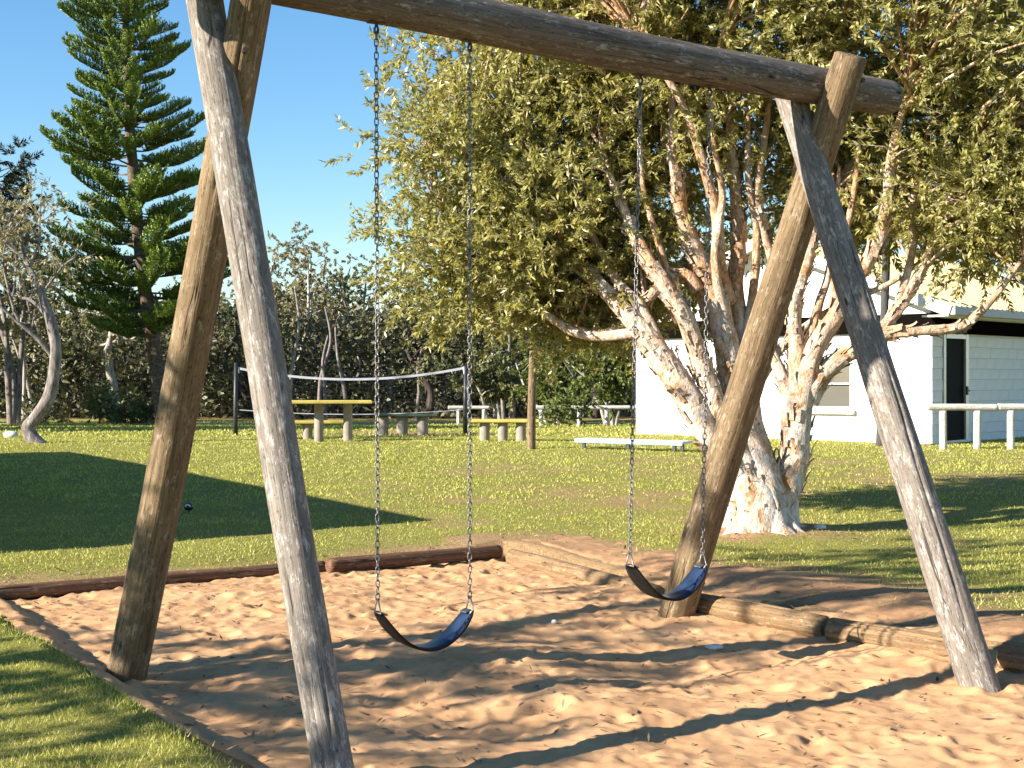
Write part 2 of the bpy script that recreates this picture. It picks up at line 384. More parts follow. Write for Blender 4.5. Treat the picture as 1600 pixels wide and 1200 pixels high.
def lines(lo, hi, fine_lo, fine_hi, step, extra):
    L = list(np.arange(fine_lo, fine_hi, step)); q = fine_lo; d = step
    while q > lo: d *= 1.25; q -= d; L.append(q)
    q = fine_hi; d = step
    while q < hi: d *= 1.25; q += d; L.append(q)
    L = [v for v in L if all(abs(v-e) > step*0.35 for e in extra)] + list(extra)
    return np.array(sorted(L))
SL = lines(-900, 900, -14, 10, 0.11, [0.0, 0.012, PW-0.012, PW])
TL = lines(-900, 900, -26, 12, 0.13, [0.0, 0.012, PL-0.012, PL])
S, T = np.meshgrid(SL, TL, indexing='ij')
Sm = S.copy(); inrow = (T > -0.01) & (T < PL+0.01)
edge = np.exp(-((S-PW)/0.25)**2)*inrow
Sm = Sm + edge*(pit_left(T)-PW)
X = O2[0]+Sm*E1[0]+T*E2[0]; Y = O2[1]+Sm*E1[1]+T*E2[1]
def lawn_h(x, y):
    s, t = st(x, y); row = (t > -0.01) & (t < PL+0.01)
    z = zl(x, y) + 0.02*(fbm(x*3, y*3, 8, 2)-0.5)
    z = z + 0.025*np.exp(-((s+0.65)/0.5)**2)*sstep(t, 0.8, 3.0)*row     # earth heaped against the right border
    z = z - 0.05*np.exp(-(s/0.3)**2)*sstep(t, 0.3, 1.5)*row
    z = z - 0.075*np.exp(-(t/0.4)**2)*sstep(s, 0.1, 0.6)*(s < PW+1.5)
    return z + 0.02*np.exp(-((s-PW-0.12)/0.25)**2)*row
Z = lawn_h(X, Y)
inside = (S > 0.006) & (S < PW-0.006) & (T > 0.006) & (T < PL-0.006)
Z = np.where(inside, -0.5, Z)
Z = Z - np.clip(np.hypot(X, Y)-150, 0, 1e9)*0.002
ns, ntl = S.shape
I = np.arange(ns*ntl).reshape(ns, ntl)
Q = np.stack([I[:-1, :-1], I[:-1, 1:], I[1:, 1:], I[1:, :-1]], -1).reshape(-1, 4)
lawn = link('lawn', mesh_np('lawn', np.stack([X, Y, Z], -1).reshape(-1, 3), Q, True, {'bare': bare(X, Y)}), M['lawn'])
tag(lawn, 'mown lawn with worn sandy patches around the sand pit', kind='structure')

# the sand: trampled heightfield
hs = 0.019
S0 = -2.6
s1 = np.arange(S0, PW+0.42, hs); t1 = np.arange(-0.9, 8.6, hs); T0 = -0.9
SS, TT = np.meshgrid(s1, t1, indexing='ij')
XS = O2[0]+SS*E1[0]+TT*E2[0]; YS = O2[1]+SS*E1[1]+TT*E2[1]
ZS = 0.085*(fbm(XS*0.8, YS*0.8, 51, 2)-0.5) + 0.038*(fbm(XS*2.3+3, YS*2.3, 55, 2)-0.5)
LUMP = 0.007*(1-np.abs(fbm(XS*5.2, YS*5.2, 61, 3)-0.5)*4)
rr = np.random.default_rng(12)
for k in range(8200):                                   # footprints: a dip with a pushed-up rim
    cs = rr.uniform(S0, PW+0.2); ct = rr.uniform(T0, 8.5)
    a = 0.028+0.12*rr.random()**1.6; b_ = a*rr.uniform(0.32, 0.7); dep = rr.uniform(0.05, 0.17)*b_; an = rr.uniform(0, math.pi)
    if rr.random() < 0.25: dep *= 1.9
    i0, i1 = int((cs-0.4-S0)/hs), int((cs+0.4-S0)/hs); j0, j1 = int((ct-0.4-T0)/hs), int((ct+0.4-T0)/hs)
    i0 = max(i0, 0); j0 = max(j0, 0)
    ds = SS[i0:i1, j0:j1]-cs; dt = TT[i0:i1, j0:j1]-ct
    if ds.size == 0: continue
    u = (ds*math.cos(an)+dt*math.sin(an))/a; v = (-ds*math.sin(an)+dt*math.cos(an))/b_
    q = u*u+v*v
    LUMP[i0:i1, j0:j1] += dep*(-np.exp(-q*q*0.9)*1.0 + 0.55*np.exp(-(np.sqrt(q)-1.3)**2*9)) * (1+0.6*u*rr.uniform(-1, 1)*np.exp(-q))
LUMP += 0.007*(fbm(XS*24, YS*24, 71, 3)-0.5)
for (cx, cy) in ((-0.42, 7.03), (0.86, 7.82)):          # hollows worn below the two seats
    ZS -= 0.07*np.exp(-(((XS-cx)*0.86+(YS-cy)*0.51)**2/0.16+(-(XS-cx)*0.51+(YS-cy)*0.86)**2/0.5))
for (cx, cy) in ((-0.68, 5.43), (-2.06, 7.49), (2.43, 7.33), (1.09, 9.39)):
    ZS += 0.02*np.exp(-((XS-cx)**2+(YS-cy)**2)/0.05)
ZS += 0.05*np.exp(-(SS/0.35)**2)*sstep(TT, 1.5, 4)
ZS += 0.105*np.exp(-(np.clip(PW+0.02-SS, 0, 9)/0.13)**2)
# outside the right and far borders blown sand lies over the bare earth
OUT = lawn_h(XS, YS) + (bare(XS, YS)-0.70)*0.05 + 0.035*(fbm(XS*3.1, YS*3.1, 57, 3)-0.55) - 0.12*sstep(SS, -0.7, 0.3)*(TT < 0)
inn = sstep(SS, -0.22, -0.02)*sstep(TT, -0.16, -0.02)
ZS = ZS*inn + OUT*(1-inn) + LUMP*0.82*(inn+(1-inn)*0.45)
ZS -= np.clip((SS-pit_left(TT)-0.03)*4, 0, 0.35)
def sand_z(x, y):
    s, t = st(x, y); i = int(np.clip((s-S0)/hs, 0, len(s1)-1)); j = int(np.clip((t-T0)/hs, 0, len(t1)-1)); return float(ZS[i, j])
a, b_ = SS.shape; I = np.arange(a*b_).reshape(a, b_)
Q = np.stack([I[:-1, :-1], I[:-1, 1:], I[1:, 1:], I[1:, :-1]], -1).reshape(-1, 4)
sand = link('sand', mesh_np('sand', np.stack([XS, YS, ZS], -1).reshape(-1, 3), Q, True, {'soil': (1-inn)*(0.35+0.65*fbm(XS*2.1, YS*2.1, 77, 3))}), M['sand'])
tag(sand, 'trampled orange sand of the playground pit under the swings', kind='structure')
def on_sand(px, py):
    z = 0.0
    for k in range(6):
        Yy = (EYE-z)*F/(py-590); p = at(px, py, Yy); z = sand_z(p.x, p.y)
    return Vector((p.x, p.y, z))

# pale path in front of the wood
pp = np.linspace(-45, 45, 120); mbp = MB()
for i in range(len(pp)-1):
    q = []
    for x, off in ((pp[i], 0), (pp[i+1], 0), (pp[i+1], 1), (pp[i], 1)):
        yy = 47.5+0.05*x+1.0*math.sin(x*0.12)+off*(1.3+0.3*math.sin(x)); q.append((x, yy, zlf(x, yy)+0.03))
    mbp.add(q, [(0, 1, 2, 3)])
tag(mbp.build('path', M['path']), 'pale gravel path along the foot of the wood', kind='structure')

# ------------------------------------------------------------------ grass blades (stuff)
def leaf_quads(C, D, L, W, rng, bend=0.0, flatness=None):
    """diamond leaves: C base points, D unit directions, L lengths, W half widths"""
    n = len(C); r = rng.normal(size=(n, 3)); side = np.cross(D, r); side /= np.linalg.norm(side, axis=1)[:, None]+1e-9
    L = (np.ones(n)*L)[:, None]; W = (np.ones(n)*W)[:, None]
    nor = np.cross(side, D)
    m = C + D*L*0.45
    V = np.stack([C, m+side*W+nor*L*bend, C+D*L, m-side*W+nor*L*bend], 1).reshape(-1, 3)
    Fq = np.arange(n*4).reshape(n, 4)
    return V, Fq
def grass():
    rng = np.random.default_rng(3); VV = []
    def band(y0, y1, x0f, x1f, dens, h, w):
        n = int(dens*(y1-y0)*abs((x1f-x0f)*(y0+y1)/2))
        y = rng.uniform(y0, y1, n); x = rng.uniform(x0f, x1f, n)*y
        s, t = st(x, y); pl = pit_left(t)
        ok = ~((s > -0.02) & (s < pl-0.01) & (t > -0.02) & (t < PL))
        bb = bare(x, y); ok &= rng.random(n) > np.clip((bb-0.18)*1.9, 0, 0.985)
        x, y = x[ok], y[ok]; s, t, pl = s[ok], t[ok], pl[ok]; n = len(x)
        z = lawn_h(x, y) - 0.012
        tuft = 0.6+0.9*fbm(x*2.2, y*2.2, 91, 2)
        hh = h*rng.uniform(0.5, 1.3, n)*tuft; ww = w*rng.uniform(0.7, 1.4, n)
        an = rng.uniform(0, 2*math.pi, n); ln = rng.uniform(0.2, 1.0, n)
        sx, sy = np.cos(an)*ww, np.sin(an)*ww
        lean = rng.uniform(0, 2*math.pi, n)
        b0 = np.stack([x-sx, y-sy, z], 1); b1 = np.stack([x+sx, y+sy, z], 1)
        tp = np.stack([x+np.cos(lean)*ln*hh, y+np.sin(lean)*ln*hh, z+hh], 1)
        VV.append(np.stack([b0, b1, tp], 1).reshape(-1, 3))
    band(4.6, 10.6, -0.44, -0.10, 6000, 0.026, 0.0032)
    band(9.0, 16, -0.42, 0.42, 1500, 0.028, 0.0060)
    band(16, 28, -0.42, 0.42, 480, 0.034, 0.010)
    band(28, 52, -0.42, 0.42, 80, 0.05, 0.02)
    V = np.concatenate(VV); Fq = np.arange(len(V)).reshape(-1, 3)
    o = link('grass', mesh_np('grass', V, Fq, False), M['grass'])
    tag(o, 'short yellowish green grass blades over the lawn', 'grass', kind='stuff')
grass()

# ------------------------------------------------------------------ logs
def log_between(name, p0, p1, r0, r1, mat, parent=None, n=28, bow=0.0, jit=0.05, seed=0, ends=0.012, cut0=None, cut1=None):
    """a round timber from p0 to p1; mesh runs along local Z; ends are bevelled and capped"""
    p0 = Vector(p0); p1 = Vector(p1); d = p1-p0; L = d.length
    ring = max(10, int(L/0.05)); zs = np.linspace(0, L, ring)
    zs = np.concatenate([[0, 0], zs[1:-1], [L, L]]); zs[1] = ends; zs[-2] = L-ends
    th = np.arange(n)/n*2*math.pi; V = []; rs = random.Random(seed*7+1)
    splits = [(rs.uniform(0, 6.28), a_, a_+rs.uniform(0.5, 1.8), rs.uniform(0.08, 0.2)) for a_ in [rs.uniform(-0.3, L) for _ in range(9)]]
    for i, z in enumerate(zs):
        f = z/L; r = r0*(1-f)+r1*f
        sh = 1.0 if 0 < i < len(zs)-1 else 1.0-ends/max(r, 0.01)*1.2
        nz = fbm(np.cos(th)*1.3+z*0.9+seed*5, np.sin(th)*1.3+z*0.35+seed*2, seed, 3)-0.5
        gro = (vnoise(np.cos(th)*7+seed*3, np.sin(th)*7+z*0.4, seed+5)-0.5)*0.35
        rr_ = r*sh*(1+jit*2*nz+jit*gro)
        if n >= 48:
            for (t0, za, zb, dp) in splits:
                w = max(0.0, min(1.0, (z-za)*4, (zb-z)*4)); q = (th-t0-0.10*math.sin(z*2.1+t0*3)-0.05*math.sin(z*7+t0)+math.pi) % (2*math.pi)-math.pi
                rr_ = rr_-r*dp*w*np.exp(-(q/0.055)**2)
        bx = bow*math.sin(math.pi*f); wob_ = 0.012*(fbm(z*0.9, seed*1.0, 5, 2)-0.5)*2
        V += [(rr_[k]*math.cos(th[k])+bx+wob_, rr_[k]*math.sin(th[k])+wob_*0.6, z) for k in range(n)]
    V.append((bow*0, 0, ends*0.0)); V.append((0, 0, L))
    Fc = []
    m = len(zs)
    for i in range(m-1):
        for k in range(n):
            k2 = (k+1) % n; Fc.append((i*n+k, i*n+k2, (i+1)*n+k2, (i+1)*n+k))
    for k in range(n):
        k2 = (k+1) % n; Fc.append((k2, k, m*n)); Fc.append(((m-1)*n+k, (m-1)*n+k2, m*n+1))
    me = bpy.data.meshes.new(name); me.from_pydata(V, [], Fc)
    sm = np.ones(len(me.polygons), bool); sm[-2*n:] = False
    me.polygons.foreach_set('use_smooth', sm); me.update()
    o = link(name, me, mat)
    zq = d.normalized(); up = Vector((0, 0, 1)) if abs(zq.z) < 0.95 else Vector((0, 1, 0))
    xq = up.cross(zq).normalized(); yq = zq.cross(xq)
    Mx = Matrix((xq, yq, zq)).transposed().to_4x4(); Mx.translation = p0
    if parent is not None:
        o.parent = parent; Mx = parent.matrix_basis.inverted() @ Mx
    o.matrix_basis = Mx
    return o

# ------------------------------------------------------------------ the swing frame
BL = np.array((-1.39, 6.46)); BD = np.array((3.15, 1.90))
def beam_xy(t): p = BL+BD*t; return float(p[0]), float(p[1])
def on_beam(px, py):
    k = (px-800)/F; t = (k*BL[1]-BL[0])/(BD[0]-k*BD[1]); x, y = beam_xy(t); return Vector((x, y, EYE-(py-590)/F*y))
frame = thing('log_swing_stand', 'tall timber log swing frame with crossed round legs standing in the sand pit', 'swing frame', (0.2, 7.4, 0))
def curved_log(name, pts, rad, mat, parent, n=30, jit=0.04, seed=0):
    """long log through several points, mesh along local Z with small offsets"""
    p0, p1 = Vector(pts[0]), Vector(pts[-1]); d = p1-p0; L = d.length; zq = d.normalized()
    xq = Vector((0, 0, 1)).cross(zq).normalized(); yq = zq.cross(xq)
    R = Matrix((xq, yq, zq))
    P, Rr = spline(pts, rad, 0.05)
    loc = [R @ (p-p0) for p in P]
    V, Qd = tube_np(loc, Rr, n, jit, seed, True)
    # bevel both ends a little
    V[:n] = V[:n]*np.array((0.94, 0.94, 1)); c = np.array(loc[-1]); V[-n:] = (V[-n:]-c)*0.93+c
    me = bpy.data.meshes.new(name); me.from_pydata(V.tolist(), [], Qd)
    sm = np.ones(len(me.polygons), bool); sm[-2:] = False; me.polygons.foreach_set('use_smooth', sm); me.update()
    o = link(name, me, mat, parent); Mx = R.transposed().to_4x4(); Mx.translation = p0
    o.matrix_basis = parent.matrix_basis.inverted() @ Mx
    return o
bx0 = beam_xy(-0.16)
b_pts = [(bx0[0], bx0[1], 3.545), tuple(on_beam(330, -53)), tuple(on_beam(700, 21)), tuple(on_beam(1000, 84)), tuple(on_beam(1250, 129)), tuple(on_beam(1392, 153))]
curved_log('beam', b_pts, [0.118, 0.118, 0.117, 0.114, 0.112, 0.108], M['wood_beam'], frame, n=48, jit=0.05, seed=4)
def beam_z(t):
    zs = [(((p[0]-BL[0])*BD[0]+(p[1]-BL[1])*BD[1])/(BD@BD), p[2]) for p in b_pts]
    return float(np.interp(t, [a for a, _ in zs], [b for _, b in zs]))
def leg(foot, top, r0, r1, mat, seed, bow=0.0):
    foot = Vector(foot); top = Vector(top); d = (foot-top).normalized()
    o = log_between('leg', foot+d*0.25, top, r0, r1, mat, frame, 72, bow, 0.055, seed); return o
lA = leg((-0.675, 5.43, 0), (-1.56, 6.79, 3.90), 0.079, 0.088, M['wood_grey'], 1)
lB = leg((-2.06, 7.49, 0), (-1.08, 6.28, 3.78), 0.108, 0.088, M['wood_tan'], 2, 0.02)
lC = leg((2.43, 7.33, 0), (1.655, 8.55, 3.41), 0.104, 0.088, M['wood_grey'], 3, 0.0)
lD = leg((1.09, 9.39, 0), (1.985, 8.235, 3.49), 0.118, 0.098, M['wood_tan'], 6, -0.015)
lA['label'] = 'silver grey weathered front leg'; lD['label'] = 'golden brown rear leg with its top in front of the beam'
# bolts where legs cross
for p in (on_beam(1318, 135), on_beam(372, 92)):
    mb = MB(); q = p - frame.location + Vector((0.06, -0.16, 0.0)); mb.tube([q, q+Vector((0.012, -0.03, 0))], [0.016, 0.014], 8)
    mb.build('bolt', M['rust'], frame)

# ------------------------------------------------------------------ swings: two chains of links and a belt seat each
def link_mesh():
    r = 0.0033; a, w = 0.0145, 0.0095; path = []
    for k in range(5): t = -math.pi/2+math.pi*k/4; path.append((math.cos(t)*w+0, 0.0, 0))
    pts = []
    for k in range(5): t = math.pi*k/4; pts.append(Vector((math.cos(t)*w, 0, a*0.72+math.sin(t)*w)))
    for k in range(5): t = math.pi+math.pi*k/4; pts.append(Vector((math.cos(t)*w, 0, -a*0.72+math.sin(t)*w)))
    n = len(pts); V = []; Fc = []; m = 5
    for i, p in enumerate(pts):
        tan = (pts[(i+1) % n]-pts[i-1]).normalized(); bn = Vector((0, 1, 0)); nn = tan.cross(bn)
        for k in range(m):
            t = 2*math.pi*k/m; V.append(p+nn*(math.cos(t)*r)+bn*(math.sin(t)*r))
    for i in range(n):
        for k in range(m): Fc.append((i*m+k, i*m+(k+1) % m, ((i+1) % n)*m+(k+1) % m, ((i+1) % n)*m+k))
    me = bpy.data.meshes.new('link'); me.from_pydata([tuple(v) for v in V], [], Fc); me.polygons.foreach_set('use_smooth', np.ones(len(Fc), bool)); me.update()
    me.materials.append(M['chain']); return me
LINK = link_mesh(); PITCH = 0.0325
BU = Vector((BD[0], BD[1], 0)).normalized(); BN = Vector((-BU.y, BU.x, 0))
def make_swing(label, tops, bots, seed):
    mid = (Vector(bots[0])+Vector(bots[1]))/2
    sw = thing('swing', label, 'swing', (mid.x, mid.y, sand_z(mid.x, mid.y)), 0, 'belt swings hanging from the log frame')
    base = sw.location.copy(); rnd = random.Random(seed)
    for tp, bt in zip(tops, bots):
        tp = Vector(tp); bt = Vector(bt); d = bt-tp; L = d.length; n = int(round(L/PITCH)); dn = d.normalized()
        mb = MB(); q = tp-base                                       # the shackle at the top of the chain
        mb.tube([q+Vector((0, 0, 0.035)), q+BU*0.012+Vector((0, 0, 0.02)), q+BU*0.012, q-Vector((0, 0, 0.012)), q-BU*0.012, q-BU*0.012+Vector((0, 0, 0.02)), q+Vector((0, 0, 0.035))], 0.0045, 6)
        ch = mb.build('chain', M['chain'], sw, True)
        zq = -dn; tw = rnd.uniform(0.3, 0.9)
        for i in range(n):
            p = tp+d*((i+0.5)/n); ang = tw+(math.pi/2)*(i % 2)+rnd.uniform(-0.18, 0.18)
            xq = BU.copy(); xq = (xq-zq*xq.dot(zq)).normalized(); yq = zq.cross(xq)
            xr = xq*math.cos(ang)+yq*math.sin(ang); yr = zq.cross(xr)
            o = bpy.data.objects.new('link', LINK); COL.objects.link(o); o.parent = ch
            Mx = Matrix((xr, yr, zq)).transposed().to_4x4(); Mx.translation = p-base; o.matrix_basis = Mx
        # triangular hanger ring between chain and seat
        mb = MB(); q = bt-base; w = 0.036
        a_ = q+Vector((0, 0, 0.008)); b1 = q-Vector((0, 0, 0.062))+BN*w; b2 = q-Vector((0, 0, 0.062))-BN*w
        mb.tube([a_+BN*0.006, b1, b1-Vector((0, 0, 0.006))], 0.0042, 6); mb.tube([a_-BN*0.006, b2, b2-Vector((0, 0, 0.006))], 0.0042, 6)
        mb.tube([a_-BN*0.007, a_+BN*0.007], 0.0042, 6); mb.tube([b1, b2], 0.0042, 6)
        mb.build('hanger', M['chain'], sw, True)
    # belt seat: a strap hanging in a curve, rounded ends
    e0 = Vector(bots[0])-base-Vector((0, 0, 0.062)); e1 = Vector(bots[1])-base-Vector((0, 0, 0.062)); n = 34; sag = 0.185; top = []; und = []
    for i in range(n+1):
        f = i/n; g = abs(2*f-1)
        p = e0.lerp(e1, f)-Vector((0, 0, sag*(1-g**2.1)))
        w = 0.072*(0.55+0.45*min(1, (1-g)*4.5)**0.5)*(1+0.10*math.sin(math.pi*f))
        top.append((p, w))
    V = []; Fc = []; m = 5
    for i, (p, w) in enumerate(top):
        pa = top[max(i-1, 0)][0]; pb = top[min(i+1, n)][0]; tn = (pb-pa).normalized(); nr = BN.cross(tn); 
        if nr.z < 0: nr = -nr
        for k in range(m):
            u = -1+2*k/(m-1); V.append(p+BN*(u*w)+nr*(0.010-0.006*u*u+0.004)); 
        for k in range(m):
            u = 1-2*k/(m-1); V.append(p+BN*(u*w*0.98)-nr*(0.006-0.003*u*u))
    mm = 2*m; mats = []
    for i in range(n):
        for k in range(mm):
            Fc.append((i*mm+k, i*mm+(k+1) % mm, (i+1)*mm+(k+1) % mm, (i+1)*mm+k)); mats.append(0 if k < m-1 else 1)
    Fc.append(tuple(range(mm))); Fc.append(tuple(n*mm+k for k in reversed(range(mm)))); mats += [1, 1]
    me = bpy.data.meshes.new('seat'); me.from_pydata([tuple(v) for v in V], [], Fc); me.materials.append(M['seat']); me.materials.append(M['seat_under'])
    me.polygons.foreach_set('material_index', mats); me.polygons.foreach_set('use_smooth', np.ones(len(Fc), bool)); me.update()
    st_ = link('seat', me, None, sw); st_['label'] = 'dark blue rubber belt seat'
    for e, sgn in ((e0, 1), (e1, -1)):                               # riveted metal end plates
        mb = MB(); dr = (e1-e0).normalized()*sgn; c = e+dr*0.022-Vector((0, 0, 0.008)); 
        zq = (dr*0.45+Vector((0, 0, 1))).normalized(); yq = BN; xq = yq.cross(zq)
        Mx = Matrix((xq, yq, zq)).transposed().to_4x4(); Mx.translation = c+zq*0.006
        mb.box(None, (0.035, 0.06, 0.010), M=Mx, bev=0.003); mb.build('end_plate', M['chain'], st_)
    return sw
def hang(px): p = on_beam(px, 0); t = ((p.x-BL[0])*BD[0]+(p.y-BL[1])*BD[1])/(BD@BD); return Vector((p.x, p.y, beam_z(t)-0.165)), t
hooks = []
for px in (588, 734, 1001, 1109):
    p, t = hang(px); hooks.append(p)
    mb = MB(); q = p-frame.location+Vector((0, 0, 0.0))
    mb.box((q.x, q.y, q.z+0.052), (0.085, 0.05, 0.012), math.atan2(BU.y, BU.x), 0.003)
    mb.tube([q+Vector((0, 0, 0.06)), q+Vector((0, 0, 0.03))], 0.008, 8)
    ring = [q+Vector((0, 0, 0.018))+BN*(math.cos(a)*0.017)+Vector((0, 0, math.sin(a)*0.017)) for a in np.linspace(0, 2*math.pi, 13)]
    mb.tube(ring, 0.005, 6); mb.build('hanger', M['rust'], frame, True)
sw1 = make_swing('blue belt swing nearer to the camera, on the left of the two', hooks[:2], (on_beam(590, 938), on_beam(734, 934)), 5)
sw2 = make_swing('blue belt swing farther back, beside the golden brown rear leg', hooks[2:], (on_beam(984, 866), on_beam(1098, 866)), 8)

# ------------------------------------------------------------------ timber edging of the pit: every log a thing
def edging(label, a, b, r, mat, seed, lift=0.0, bow=0.0):
    a = Vector(a); b = Vector(b)
    t = thing('edging_log', label, 'log', ((a+b)/2)[:], 0, 'logs edging the sand pit')
    log_between('timber', a+Vector((0, 0, lift)), b+Vector((0, 0, lift)), r, r*0.94, mat, t, 56, bow, 0.11, seed, 0.012)
    return t
def gp(px, py, z=0.06): Yy = (EYE-z)*F/(py-590); return at(px, py, Yy)
edging('red brown edging log at the back of the pit, running out at the left', gp(-160, 938, 0.05), gp(214, 909, 0.04), 0.060, M['wood_red'], 11)
edging('red brown edging log behind the two left legs', gp(218, 908, 0.05), gp(508, 886, 0.04), 0.058, M['wood_red'], 12)
edging('dark red edging log ending at the far corner of the pit', gp(513, 885, 0.07), gp(782, 863, 0.06), 0.064, M['wood_red'], 13)
edging('sunken pale edging log running from the far corner under the right swing', gp(800, 871, 0.015), gp(1026, 931, 0.03), 0.075, M['wood_edge'], 14)
edging('golden edging log beside the foot of the rear right leg', gp(1088, 945, 0.07), gp(1292, 982, 0.06), 0.08, M['wood_edge'], 15)
edging('golden edging log ending behind the right front leg', gp(1298, 984, 0.06), gp(1500, 1017, 0.05), 0.076, M['wood_edge'], 16)
edging('dark edging log at the right edge, beyond the front leg', gp(1572, 1026, 0.07), gp(1760, 1062, 0.07), 0.092, M['wood_edge'], 17)

# ------------------------------------------------------------------ the white building on the right
def building():
    c = Vector((7.44, 25.0, 0)); dl = Vector((-0.73, 0.68, 0)).normalized(); dr = Vector((-dl.y*-1, 0, 0))
    dr = Vector((dl.y, -dl.x, 0))                     # along the shaded wall, away to the right
    z0 = 0.36; H = 2.04; LW = 6.6; RW = 7.5
    t = thing('amenities_building', 'white painted block building with cream gable roof behind the big tree', 'building', (c.x, c.y, z0))
    def W(a, b, z): return dl*a+dr*b+Vector((0, 0, z))      # local to the thing: a along lit wall, b along shaded wall
    al = math.atan2(dl.y, dl.x); ar = math.atan2(dr.y, dr.x)
    # core of the walls (joint plane), with openings left free
    def wall(name, along, out, L, openings):
        mb = MB(); xs = sorted({0, L, *[o[0] for o in openings], *[o[1] for o in openings]})
        zs = sorted({-0.3, H+0.25, *[o[2] for o in openings], *[o[3] for o in openings]})
        ang = math.atan2(along.y, along.x)
        for i in range(len(xs)-1):
            for j in range(len(zs)-1):
                xm = (xs[i]+xs[i+1])/2; zm = (zs[j]+zs[j+1])/2
                if any(o[0] < xm < o[1] and o[2] < zm < o[3] for o in openings): continue
                p = along*xm-out*0.08+Vector((0, 0, zm)); mb.box(p, (xs[i+1]-xs[i], 0.15, zs[j+1]-zs[j]), ang)
        w = mb.build(name, M['mortar'], t)
        me = {}
        bl, bh = 0.40, 0.20; row = 0
        z = 0.0
        while z < H-0.05:
            x = -0.2 if row % 2 else 0.0
            while x < L:
                x0 = max(x, 0.0); x1 = min(x+bl, L); z1 = min(z+bh, H+0.2)
                segs = [(x0, x1)]
                for o in openings:
                    if o[2] < z+bh*0.5 < o[3]:
                        ns_ = []
                        for a0, a1 in segs:
                            if a0 < o[0]: ns_.append((a0, min(a1, o[0])))
                            if a1 > o[1]: ns_.append((max(a0, o[1]), a1))
                        segs = [s for s in ns_ if s[1]-s[0] > 0.02]
                for a0, a1 in segs:
                    wd = round(a1-a0, 3)
                    if wd < 0.03: continue
                    if wd not in me:
                        m2 = MB().box((0, 0, 0), (wd-0.004, 0.03, bh-0.004), 0, 0.003)
                        mm = bpy.data.meshes.new('block'); mm.from_pydata(m2.v, [], m2.f); mm.materials.append(M['white_paint']); me[wd] = mm
                    o_ = bpy.data.objects.new('block', me[wd]); COL.objects.link(o_); o_.parent = w
                    p = along*((a0+a1)/2)+out*random.uniform(0.003, 0.006)+Vector((0, 0, z+bh/2)); o_.location = p; o_.rotation_euler = (0, 0, ang)
                x += bl
            z += bh; row += 1
        return w
    nl = -dr; nr = -dl                                # outward normals of lit and shaded walls
    win = (1.55, 2.45, 0.66, 1.55); door = (0.42, 1.42, 0.0, 2.03)
    wall('wall', dl, nl, LW, [win]); wall('wall', dr, nr, RW, [door])
    # back walls
    mb = MB(); mb.box(dl*LW+dr*(RW/2)+Vector((0, 0, 1.0))-dl*0.08, (RW, 0.15, 2.6), ar); mb.box(dr*RW+dl*(LW/2)+Vector((0, 0, 1.0)), (LW, 0.15, 2.6), al); mb.build('wall', M['white_paint'], t)
    # slab
    mb = MB(); mb.box(dl*(LW/2)+dr*(RW/2)+Vector((0, 0, -0.14)), (LW+0.2, RW+0.2, 0.28), al); mb.box(dr*2.0+nr*0.6+Vector((0, 0, -0.05)), (5.2, 1.0, 0.14), ar); mb.build('floor_slab', M['slab'], t)
    # brown band under the eaves on both sides
    mb = MB(); mb.box(dl*(LW/2-0.05)+nl*0.03+Vector((0, 0, H+0.17)), (LW+0.24, 0.10, 0.34), al); mb.build('fascia_band', M['brown_trim'], t)
    mb = MB(); mb.box(dr*(RW/2+0.05)+nr*0.035+Vector((0, 0, H+0.17)), (RW+0.0, 0.10, 0.338), ar); mb.build('fascia_band', M['brown_trim'], t)
    # gable and roof: ridge runs along dr above the middle of the lit wall
    zt = H+0.345+0.24; rise = 1.25; ov = 0.55; og = 0.42; ridge = LW/2
    sl = rise/ridge
    mb = MB()
    g = [W(-0.0, -0.03, H+0.342), W(LW, -0.03, H+0.342), W(LW, -0.03, zt), W(ridge, -0.03, zt+rise), W(0, -0.03, zt)]; g2 = [p+dr*0.1 for p in g]
    mb.add(g+g2, [(0, 1, 2, 3, 4), (9, 8, 7, 6, 5)]+[(i, i+5, (i+1) % 5+5, (i+1) % 5) for i in range(5)]); mb.box(dr*(RW/2+0.07)+dl*0.05+Vector((0, 0, H+0.45)), (RW, 0.1, 0.25), ar); mb.build('gable', M['white_paint'], t)
    for sgn in (1, -1):
        # sheet roof of ribbed pans; each side a part
        mb = MB(); e = -ov if sgn == 1 else LW+ov; n = 40
        def RP(a, b, dz): return W(a, b, zt+rise-abs(a-ridge)*sl+0.06+dz)
        V = []; Fq = []
        for i in range(n*4+1):
            b = -og+(RW+2*og)*i/(n*4); dz = 0.028 if i % 4 == 1 else 0.0
            V += [RP(ridge, b, dz), RP(e, b, dz), RP(e, b, -0.05), RP(ridge, b, -0.05)]
        for i in range(n*4):
            a0 = i*4
            for k in range(4): Fq.append((a0+k, a0+(k+1) % 4, a0+4+(k+1) % 4, a0+4+k))
        Fq += [(0, 1, 2, 3), tuple(n*16+k for k in (3, 2, 1, 0))]
        mb.add(V, Fq); mb.build('roof_sheet', M['cream_roof'], t)
        # barge board on the lit gable
        a0 = W(e, -og-0.015, zt+rise-abs(e-ridge)*sl-0.02); a1 = W(ridge, -og-0.015, zt+rise-0.02); d = (a1-a0); zq = d.normalized(); yq = dr; xq = yq.cross(zq)
        Mx = Matrix((xq, yq, zq)).transposed().to_4x4(); Mx.translation = (a0+a1)/2
        mb = MB(); mb.box(None, (0.20, 0.03, d.length+0.04), M=Mx); mb.build('barge_board', M['pale_trim'], t)
        # soffit behind the barge board
        mb = MB(); q = [W(e, -og, zt+rise-abs(e-ridge)*sl-0.03), W(ridge, -og, zt+rise-0.03), W(ridge, 0, zt+rise-0.03), W(e, 0, zt+rise-abs(e-ridge)*sl-0.03)]
